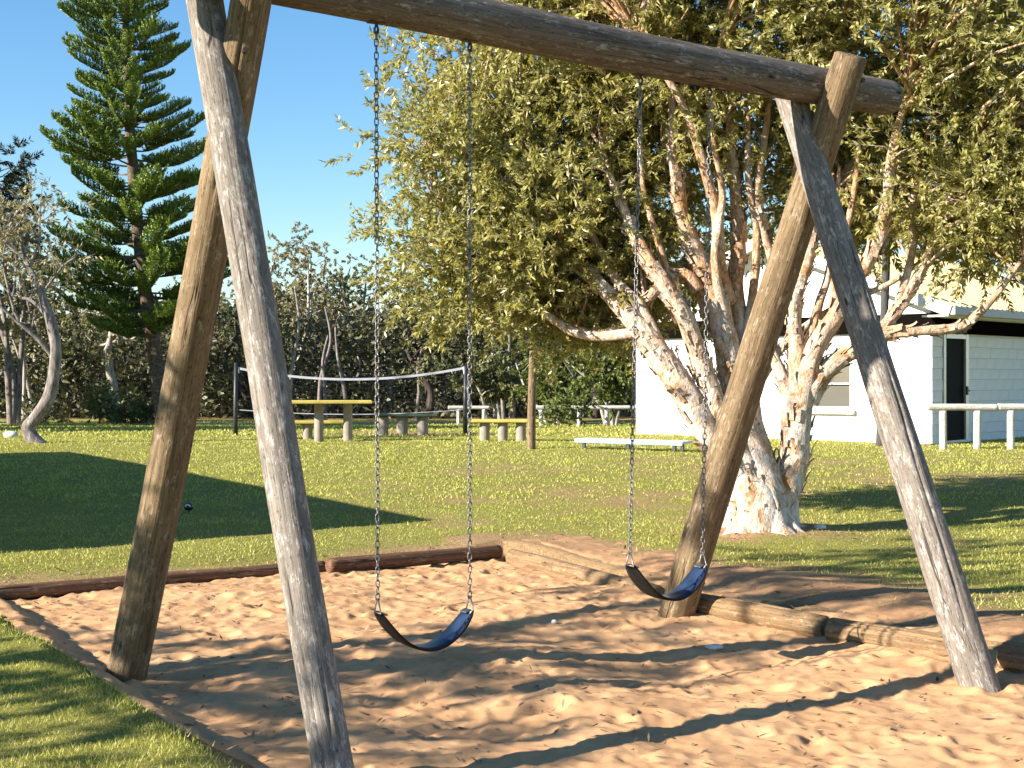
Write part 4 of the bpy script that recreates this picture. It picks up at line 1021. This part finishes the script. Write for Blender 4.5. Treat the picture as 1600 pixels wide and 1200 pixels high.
def norfolk_pine():
    rng = np.random.default_rng(5); Y0 = 44.0; g = at(252, 0, Y0); z0 = zlf(g.x, Y0); base = Vector((g.x, Y0, z0))
    t = thing('norfolk_pine', 'tall dark green norfolk pine with whorled branches against the blue sky', 'tree', base[:])
    tp = [at(256, 668, Y0), at(243, 560, Y0), at(222, 420, Y0), at(207, 260, Y0), at(198, 100, Y0), at(196, -100, Y0), at(197, -300, Y0)]
    P, R = spline([p-base for p in tp], [0.26, 0.23, 0.20, 0.17, 0.13, 0.085, 0.02], 0.15)
    mb = MB(); mb.tube(P, R, 16, True, 0.12, 3); mb.build('trunk', M['bark_pine'], t, True)
    # branch meshes: a limb with two ranks of upturned, rope-like branchlets
    def branch_mesh(seed):
        r = np.random.default_rng(seed); L = 1.0; n = 30; xs = np.linspace(0, L, n)
        zz = -0.09*np.sin(xs*math.pi*0.8)+0.10*xs**2.5+0.012*np.sin(xs*9+seed)
        vv = []; ff = []
        # limb
        mbx = MB(); mbx.tube([(x, 0.0, z) for x, z in zip(xs[::3], zz[::3])], np.linspace(0.014, 0.004, len(xs[::3])), 5, False)
        V0 = np.array(mbx.v); F0 = [tuple(q) for q in mbx.f]
        rows = []
        for x in np.linspace(0.26, 1.0, 34):
            z = np.interp(x, xs, zz)
            for sgn in (-1, 1):
                l = 0.135*(0.65+0.55*math.sin(math.pi*min(1, (x-0.22)/0.8)))*r.uniform(0.8, 1.25)
                p0 = np.array((x, 0, z)); d1 = np.array((0.45+r.normal()*0.12, sgn*(0.75+r.normal()*0.15), 0.25)); d1 /= np.linalg.norm(d1)
                d2 = np.array((0.35+r.normal()*0.12, sgn*0.35, 0.95)); d2 /= np.linalg.norm(d2)
                rows.append((p0, p0+d1*l*0.5, p0+d1*l*0.5+d2*l*0.85))
        Vn = []; Fn = []
        for (a, b, c) in rows:
            # each branchlet: a fuzzy rope made of short needle triangles along a bent line
            for k in range(20):
                f = (k+r.random())/20; q = a*(1-f)**2+b*2*f*(1-f)+c*f*f; tg = (b-a)*(1-f)+(c-b)*f; tg = tg/(np.linalg.norm(tg)+1e-9)
                rd = r.normal(size=3); rd -= tg*rd.dot(tg); rd /= np.linalg.norm(rd)+1e-9
                nd_ = tg*0.75+rd*0.62; ll = 0.040*r.uniform(0.8, 1.3); sd = np.cross(nd_, r.normal(size=3)); sd /= np.linalg.norm(sd)+1e-9
                i = len(Vn); w = 0.0095; Vn += [q+sd*w, q-sd*w, q+nd_*ll]; Fn.append((i, i+1, i+2))
        return V0, F0, np.array(Vn), np.array(Fn)
    meshes = []
    for sd in range(5):
        V0, F0, Vn, Fn = branch_mesh(100+sd)
        me = bpy.data.meshes.new('branch'); allv = V0.tolist()+Vn.tolist(); me.from_pydata(allv, [], F0+[tuple(int(x)+len(V0) for x in f) for f in Fn])
        me.materials.append(M['bark_pine']); me.materials.append(M['pine_needle'])
        mi = np.concatenate([np.zeros(len(F0), np.int32), np.ones(len(Fn), np.int32)]); me.polygons.foreach_set('material_index', mi); me.update(); meshes.append(me)
    Pn = np.array([tuple(p) for p in P]); z = 2.9; k = 0; ztop = Pn[-1, 2]
    while z < ztop-0.2:
        f = (z-1.8)/(ztop-1.8); L = 3.5*(1-f)**0.75*(0.86+0.14*math.sin(z*1.7))+0.12
        if z < 4.4: L *= 0.7+0.3*(z-2.9)/1.5
        x = np.interp(z, Pn[:, 2], Pn[:, 0]); y = np.interp(z, Pn[:, 2], Pn[:, 1])
        nb = 7 if f < 0.8 else 6; off = rng.uniform(0, 2*math.pi)
        for i in range(nb):
            if rng.random() < 0.07: continue
            o = bpy.data.objects.new('branch', meshes[rng.integers(0, 5)]); COL.objects.link(o); o.parent = t
            az = off+2*math.pi*i/nb+rng.normal()*0.18; l = L*rng.uniform(0.68, 1.12)
            o.location = (x, y, z+rng.normal()*0.08); wid = max(0.8, min(2.6, l*1.05))
            o.rotation_euler = (0, -(0.10+0.22*f+rng.normal()*0.08), az); o.scale = (l, wid, wid*0.95)
        z += 0.38*(1-0.40*f)*rng.uniform(0.9, 1.1); k += 1
norfolk_pine()

def gum(name, label, px, Y, top_py, spread, mats, seed, group=None, n_cl=16, n_spr=9, n_leaf=46, L=0.11, W=0.026, trunk_r=0.16, crown_lo=0.38, lean=0.0, X=None, clr=(0.5, 0.95), multi=1, sx=None, dens=1.0, cat='tree'):
    rng = np.random.default_rng(seed)
    x = at(px, 0, Y).x if X is None else X; z0 = zlf(x, Y)-0.05; H = EYE-(top_py-590)/F*Y-z0 if X is None else top_py
    base = Vector((x, Y, z0)); t = thing(name, label, cat, base[:], 0, group)
    cz = H*(crown_lo+1)/2; rz = H*(1-crown_lo)/2
    d = rng.normal(size=(n_cl, 3)); d /= np.linalg.norm(d, axis=1)[:, None]
    C = np.array((lean*H*0.5, 0, cz))+d*np.array((spread, spread*0.8, rz*0.86))*(rng.random(n_cl)**0.38)[:, None]
    mb = MB(); tops = []
    for m in range(multi):
        a = rng.uniform(0, 2*math.pi); q = 0.12*(multi > 1)
        pts = [Vector((q*math.cos(a), q*math.sin(a), -0.2)), Vector((q*math.cos(a)*2+rng.normal()*0.1, q*math.sin(a)*2, H*0.2)), Vector((lean*H*0.3+rng.normal()*0.25+q*6*math.cos(a), rng.normal()*0.2+q*5*math.sin(a), H*0.48)), Vector((lean*H*0.5+rng.normal()*0.35+q*9*math.cos(a), rng.normal()*0.3, H*0.82))]
        P, R = spline(pts, [trunk_r*1.2, trunk_r, trunk_r*0.7, trunk_r*0.25], 0.25); mb.tube(P, R, 9, False, 0.12, seed+m)
        tops += list(zip(P, R))[len(P)//4:]
    mb.build('trunk', mats[0], t, True)
    TP = np.array([tuple(p) for p, _ in tops]); TR = np.array([r for _, r in tops]); mb = MB()
    for i, c in enumerate(C):
        dd = np.linalg.norm(TP-c, axis=1)+np.clip(TP[:, 2]-c[2]+0.3, 0, 99)*1.2; j = int(np.argmin(dd)); a = TP[j]
        m = (a+c)/2+rng.normal(size=3)*0.15; P, R = spline([Vector(a), Vector(m), Vector(c)], [TR[j]*0.55, TR[j]*0.38, 0.015], 0.3); mb.tube(P, R, 6, False, 0.1, i)
    mb.build('limbs', mats[0], t, True)['kind'] = 'stuff'
    rad = rng.uniform(*clr, n_cl)*max(0.6, spread/2.2)
    V, Fq, P, A = sprigs(C, rad, int(n_spr*dens), n_leaf, L, W, rng, 0.3, 0.45)
    o = link('crown', mesh_np('crown', V, Fq, False), mats[1], t); o['kind'] = 'stuff'
    return t
G = (M['bark_gum'], M['leaf_gum']); GO = (M['bark_gum'], M['leaf_olive']); GD = (M['bark_dark'], M['leaf_dark']); GP = (M['bark_pale'], M['leaf_gum'])
gum('she_oak', 'tall dark tree at the far left edge, rising above the pale gum', -22, 50, 168, 2.0, GD, 201, n_cl=26, n_spr=12, L=0.2, crown_lo=0.25)
gum('gum_tree', 'pale yellowish gum crown at the far left below the dark tree', 22, 46, 268, 1.7, GP, 202, n_cl=22, n_spr=10, crown_lo=0.3, multi=3, trunk_r=0.10)
gum('gum_tree', 'gum tree with a pale bare trunk left of the norfolk pine trunk', 178, 49, 420, 1.6, GO, 203, n_cl=14, crown_lo=0.42, trunk_r=0.17)
gum('gum_tree', 'tall wispy gum with white stems just right of the left front leg', 448, 57, 335, 1.9, G, 204, n_cl=22, n_spr=8, multi=4, trunk_r=0.10, crown_lo=0.35)
gum('gum_tree', 'rounded grey green gum in the middle of the gap left of the swing chains', 505, 60, 365, 2.0, G, 205, n_cl=22, n_spr=8, multi=4, trunk_r=0.10, crown_lo=0.38)
gum('gum_tree', 'darker gum at the right of the sky gap behind the left swing chain', 562, 58, 395, 1.9, GO, 206, n_cl=24, n_spr=9, multi=2, trunk_r=0.13, crown_lo=0.3)
WG = 'trees of the dark wood behind the lawn'
WL = ['shadowy wood tree behind the crooked leaning tree', 'shadowy wood tree between the leaning tree and the norfolk pine', 'shadowy wood tree directly behind the norfolk pine trunk', 'shadowy wood tree just right of the norfolk pine, left of the crossed legs',
      'shadowy wood tree seen between the two left swing legs', 'shadowy wood tree behind the left net post', 'shadowy wood tree behind the middle of the net, right of the left swing chain', 'shadowy wood tree behind the net between the two left chains', 'shadowy wood tree behind the right net post',
      'shadowy wood tree above the yellow bench, left of the wooden post', 'shadowy wood tree just right of the wooden post', 'shadowy wood tree above the far white rail', 'shadowy wood tree next to the left end of the white building']
for k, (px, Y, ty, sp) in enumerate(((60, 58, 330, 2.4), (120, 56, 420, 2.2), (225, 60, 470, 2.2), (300, 57, 440, 2.4), (365, 59, 415, 2.2), (400, 55, 470, 1.8), (610, 57, 420, 2.2), (670, 55, 430, 2.3), (735, 58, 400, 2.4), (800, 56, 420, 2.3), (865, 58, 390, 2.4), (930, 55, 420, 2.2), (990, 57, 400, 2.4))):
    gum('wood_tree', WL[k], px, Y, ty, sp, (M['bark_dark'], M['leaf_olive']) if k % 3 else (M['bark_gum'], M['leaf_gum']), 300+k, WG, n_cl=18, n_spr=9, multi=1+k % 3, trunk_r=0.13, crown_lo=0.22)
for k, (px, Y, ty, sp, lb) in enumerate(((1090, 50, 300, 2.6, 'gum seen through the paperbark stems above the white building'), (1270, 46, 150, 2.8, 'tall gum behind the gable of the white building'), (1430, 44, 60, 2.8, 'tall gum behind the cream roof'), (1590, 42, -60, 3.0, 'tallest gum at the right edge behind the cream roof'))):
    gum('gum_tree', lb, px, Y, ty, sp, GO, 330+k, n_cl=30, n_spr=11, L=0.16, W=0.034, multi=2, trunk_r=0.2, crown_lo=0.3)
# small leafy trees right of the wooden post
gum('small_tree', 'light green low tree just right of the wooden post', 868, 43, 545, 1.1, (M['bark_gum'], M['leaf_shrub']), 401, n_cl=14, n_spr=11, L=0.15, W=0.04, multi=3, trunk_r=0.06, crown_lo=0.36)
gum('small_tree', 'light green low tree against the left end of the white building', 955, 42, 540, 1.15, (M['bark_gum'], M['leaf_shrub']), 402, n_cl=16, n_spr=11, L=0.15, W=0.04, multi=4, trunk_r=0.06, crown_lo=0.34)
gum('small_tree', 'dull green low tree behind the swing chains, left of the wooden post', 770, 46, 548, 1.2, (M['bark_gum'], M['leaf_olive']), 403, n_cl=14, n_spr=10, L=0.16, W=0.04, multi=3, trunk_r=0.06, crown_lo=0.34)
# low shrubs
for k, (px, Y, h, sp, lb) in enumerate(((158, 46, 0.7, 0.55, 'bright yellow green shrub at the foot of the pale bare trunk'), (205, 46.5, 0.55, 0.55, 'low green shrub left of the norfolk pine foot'), (232, 47, 0.45, 0.5, 'small strappy shrub beside the norfolk pine foot'), (60, 47, 0.6, 0.7, 'dark low shrub behind the leaning bare tree'), (878, 39, 0.5, 0.5, 'low bush in front of the far white rail'))):
    gum('shrub', lb, 0, Y, h*1.9, sp, (M['bark_dark'], M['leaf_shrub'] if k in (0, 1, 4) else M['leaf_olive']), 420+k, n_cl=9, n_spr=7, n_leaf=16, L=0.16, W=0.03, trunk_r=0.03, crown_lo=0.1, X=at(px, 0, Y).x, cat='shrub', clr=(0.3, 0.45))
# off to the left: trees that shade the far lawn and the wood's end
for k, (x, y, h) in enumerate(((-20.5, 31, 8), (-24, 38, 9), (-27, 44, 10), (-17.5, 33.5, 9), (-19.5, 37, 10), (-16.3, 29.5, 8), (-14.4, 31.5, 9), (-21, 42, 11), (-18.7, 40.5, 11))):
    gum('gum_tree', 'gum tree standing left of the view behind the house', 0, y, h, 2.4, GO, 440+k, 'gums left of the view', n_cl=22, n_spr=10, L=0.3, W=0.08, n_leaf=26, crown_lo=0.15, X=x)

def leaning_tree():
    Y0 = 28.0; g = on_lawn(60, 692); Y0 = g.y; base = g-Vector((0, 0, 0.05))
    t = thing('leaning_tree', 'crooked bare leaning tree with grey trunk on the left of the lawn', 'tree', base[:]); rng = np.random.default_rng(77)
    def S(*p): return [at(a, b, Y0+c)-base for a, b, c in p]
    tr = S((63, 700, 0), (52, 686, 0), (44, 668, 0), (58, 650, 0), (76, 622, 0), (84, 585, 0), (87, 545, 0), (80, 505, 0), (70, 478, 0), (60, 445, 0), (42, 410, 0.1), (30, 360, 0.2))
    P, R = spline(tr, [0.16, 0.13, 0.115, 0.11, 0.115, 0.105, 0.10, 0.095, 0.08, 0.06, 0.045, 0.02], 0.06); mb = MB(); mb.tube(P, R, 14, True, 0.16, 5); mb.build('trunk', M['bark_pale'], t, True)
    limbs = [(S((84, 560, 0), (60, 530, -0.1), (30, 505, -0.2), (0, 478, -0.3), (-30, 450, -0.3)), 0.05), (S((78, 500, 0), (50, 470, 0.1), (20, 462, 0.2), (-10, 430, 0.2)), 0.04), (S((70, 480, 0), (62, 490, 0.1), (48, 500, 0.1), (45, 480, 0.1), (30, 440, 0.2)), 0.03),
             (S((66, 460, 0), (80, 440, -0.1), (100, 415, -0.2), (118, 402, -0.2)), 0.035), (S((45, 415, 0.1), (60, 380, 0.1), (62, 330, 0.2)), 0.03), (S((30, 505, -0.2), (15, 460, -0.3), (5, 400, -0.3), (20, 350, -0.2)), 0.028), (S((40, 405, 0), (10, 380, 0), (-10, 340, 0)), 0.03), (S((20, 462, 0.2), (25, 420, 0.3), (10, 390, 0.3)), 0.02)]
    ends = []
    for i, (p, r) in enumerate(limbs):
        P, R = spline(p, np.linspace(r, r*0.3, len(p)), 0.08); mb = MB(); mb.tube(P, R, 9, True, 0.15, 20+i); mb.build('limb', M['bark_pale'], t, True); ends.append(P[-1])
        for q in range(4):
            j = rng.integers(len(P)//3, len(P)); a = P[j]; ends.append(a+Vector((rng.normal()*0.35, rng.normal()*0.3, abs(rng.normal())*0.4+0.15)))
            P2, R2 = spline([a, (a+ends[-1])/2+Vector((rng.normal()*0.05, 0, 0.03)), ends[-1]], [0.014, 0.010, 0.004], 0.1); mb = MB(); mb.tube(P2, R2, 5, False, 0, 0); mb.build('twig', M['bark_pale'], t, True)
    C = np.array([tuple(e) for e in ends if e.z > 2.6])
    V, Fq, P, A = sprigs(C, 0.30, 5, 14, 0.11, 0.016, rng, 0.3, 0.3); o = link('crown', mesh_np('crown', V, Fq, False), M['leaf_gum'], t); o['kind'] = 'stuff'
leaning_tree()

def woodland():
    rng = np.random.default_rng(9); n = 118000
    x = rng.uniform(-34, 34, n); y = 54.5+rng.random(n)**1.5*20; z = rng.random(n)**1.15*(2.2+3.2*fbm(x*0.25, y*0.1, 5, 2))
    keep = fbm(x*0.55, z*0.9+y*0.2, 15, 3) > 0.36; x, y, z = x[keep], y[keep], z[keep]; n = len(x)
    C = np.stack([x, y, z+zl(x, y)], 1); D = rng.normal(size=(n, 3)); D /= np.linalg.norm(D, axis=1)[:, None]
    V, Fq = leaf_quads(C, D, rng.uniform(0.16, 0.42, n), rng.uniform(0.035, 0.09, n), rng, 0.05)
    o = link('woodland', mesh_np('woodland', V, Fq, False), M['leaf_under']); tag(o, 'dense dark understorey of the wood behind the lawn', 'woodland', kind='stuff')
    # far mass behind: uneven, closes the view into the wood
    n = 26000; x = rng.uniform(-60, 60, n); y = rng.uniform(78, 92, n); z = rng.random(n)*(3.5+4.0*fbm(x*0.15, y*0.1, 6, 2))
    C = np.stack([x, y, z+zl(x, y)], 1); D = rng.normal(size=(n, 3)); D /= np.linalg.norm(D, axis=1)[:, None]
    V, Fq = leaf_quads(C, D, rng.uniform(0.7, 1.4, n), rng.uniform(0.25, 0.5, n), rng, 0.05)
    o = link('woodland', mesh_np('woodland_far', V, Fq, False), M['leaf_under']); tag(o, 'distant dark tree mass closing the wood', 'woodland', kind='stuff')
    # slender trunks standing in the wood's edge
woodland()
def slender():
    rng = np.random.default_rng(19)
    for k in range(11):
        px = rng.uniform(-10, 1010); Y0 = rng.uniform(51.5, 55); x = at(px, 0, Y0).x; z0 = zlf(x, Y0); b = Vector((x, Y0, z0))
        t = thing('slender_trunk', 'thin pale trunk at the shaded edge of the wood', 'tree', b[:], 0, 'thin trunks at the edge of the wood')
        h = rng.uniform(3, 5.5); l = rng.normal()*0.12
        P, R = spline([Vector((0, 0, -0.2)), Vector((l*h*0.3+rng.normal()*0.1, 0, h*0.35)), Vector((l*h*0.6+rng.normal()*0.2, 0, h*0.7)), Vector((l*h, 0, h))], [0.085, 0.07, 0.055, 0.03], 0.25)
        mb = MB(); mb.tube(P, R, 8, True, 0.15, k); mb.build('trunk', M['bark_gum'] if k % 2 == 0 else M['bark_pale'], t, True)
slender()

# tree off to the left whose boughs shade parts of the sand; its clumps hang where the shade falls
def shade_tree():
    rng = np.random.default_rng(31); base = Vector((-9.0, 4.2, 0.1))
    t = thing('shade_tree', 'sparse gum tree standing left of the view that dapples the sand with shade', 'tree', base[:])
    spots = [(-1.3, 7.75, 3.4, 0.34), (-0.75, 7.80, 3.6, 0.34), (-0.2, 7.75, 3.8, 0.32), (0.4, 7.85, 4.0, 0.28), (-1.9, 7.9, 3.2, 0.30), (-2.7, 8.35, 3.1, 0.30), (-3.2, 8.2, 3.0, 0.3), (-1.0, 6.35, 3.5, 0.22), (-0.35, 6.1, 3.7, 0.22), (-1.25, 5.9, 3.4, 0.20),
             (0.9, 9.3, 4.6, 0.30), (1.9, 9.7, 4.8, 0.32), (0.6, 10.4, 4.7, 0.30), (2.4, 10.7, 5.0, 0.38), (3.0, 11.3, 5.2, 0.40), (1.9, 11.2, 4.9, 0.34), (3.7, 11.2, 5.3, 0.36), (3.2, 10.1, 5.1, 0.28), (4.3, 12.3, 5.6, 0.42), (0.3, 8.55, 4.3, 0.2), (1.3, 8.35, 4.4, 0.2), (-0.2, 5.6, 3.7, 0.15), (-1.75, 7.0, 3.2, 0.26), (-1.35, 6.75, 3.3, 0.22), (-1.5, 6.3, 3.2, 0.22), (-1.0, 7.1, 3.4, 0.2), (-2.1, 7.3, 3.1, 0.26), (-2.5, 7.9, 3.0, 0.3), (-0.9, 7.5, 3.5, 0.26), (0.05, 7.45, 3.8, 0.2),
             (-0.1, 9.0, 4.2, 0.16), (2.0, 10.4, 4.9, 0.34), (2.7, 11.9, 5.3, 0.4), (1.6, 10.0, 4.7, 0.26), (3.6, 12.2, 5.5, 0.4), (4.4, 11.5, 5.5, 0.36), (3.4, 10.6, 5.1, 0.3), (1.3, 10.7, 4.8, 0.26), (2.6, 9.4, 4.9, 0.2), (5.2, 13.2, 5.9, 0.5), (4.6, 13.9, 5.9, 0.45)]
    C = []; R_ = []
    for gx, gy, k, r in spots: C.append((gx-SH[0]*k, gy-SH[1]*k, k)); R_.append(r)
    C = np.array(C); R_ = np.array(R_)
    tr = [Vector((0, 0, -0.2)), Vector((0.1, 0.1, 1.2)), Vector((0.3, 0.35, 2.4)), Vector((0.7, 0.8, 3.6)), Vector((1.0, 1.6, 4.6)), Vector((1.1, 2.3, 5.4))]
    P, R = spline(tr, [0.2, 0.16, 0.13, 0.10, 0.07, 0.03], 0.2); mb = MB(); mb.tube(P, R, 12, True, 0.12, 1); mb.build('trunk', M['bark_gum'], t, True)
    TP = np.array([tuple(p) for p in P[4:]]); mb = MB()
    for i, c in enumerate(C):
        c = c-np.array(base); j = int(np.argmin(np.linalg.norm(TP-c, axis=1)+np.clip(TP[:, 2]-c[2], 0, 9))); a = TP[j]
        Pp, Rr = spline([Vector(a), Vector((a+c)/2)+Vector((rng.normal()*0.1, rng.normal()*0.1, 0.1)), Vector(c)], [0.035, 0.022, 0.008], 0.2); mb.tube(Pp, Rr, 6, False)
    mb.build('limbs', M['bark_gum'], t, True)
    V, Fq, _, _ = sprigs(C, R_*1.25, 11, 26, 0.12, 0.016, rng, 0.2, 0.3); leaf_obj('crown', V, Fq, M['leaf_gum'], t)
shade_tree()

# ------------------------------------------------------------------ leaf litter on sand and bare earth (stuff)
def litter():
    rng = np.random.default_rng(88); C = []
    for k in range(6500):
        s = rng.uniform(-1.6, PW); tt = rng.uniform(-0.8, 8.2); p = O2+s*E1+tt*E2
        if rng.random() > 0.25+0.75*float(fbm(p[0]*1.4, p[1]*1.4, 45, 2))**2*1.6: continue
        z = max(sand_z(p[0], p[1]), float(lawn_h(np.array(p[0]), np.array(p[1]))) if (s < 0 or tt < 0) else -1); C.append((p[0], p[1], z+0.006))
    for k in range(420):
        p = np.array((2.3, 12.9))+rng.normal(size=2)*np.array((0.7, 0.35)); C.append((p[0], p[1], zlf(p[0], p[1])+0.012))
    C = np.array(C); n = len(C); an = rng.uniform(0, 2*math.pi, n); D = np.stack([np.cos(an), np.sin(an), rng.normal(size=n)*0.22], 1); D /= np.linalg.norm(D, axis=1)[:, None]
    side = np.stack([-np.sin(an), np.cos(an), rng.normal(size=n)*0.3], 1); L = (0.02+0.08*rng.random(n)**2)[:, None]; W = (rng.uniform(0.003, 0.009, n))[:, None]
    m = C+D*L*0.5; V = np.stack([C, m+side*W, C+D*L, m-side*W], 1).reshape(-1, 3)
    o = link('leaf_litter', mesh_np('leaf_litter', V, np.arange(n*4).reshape(n, 4), False), M['litter']); tag(o, 'dry leaves and bark bits scattered on sand and bare earth', 'leaf litter', kind='stuff')
litter()
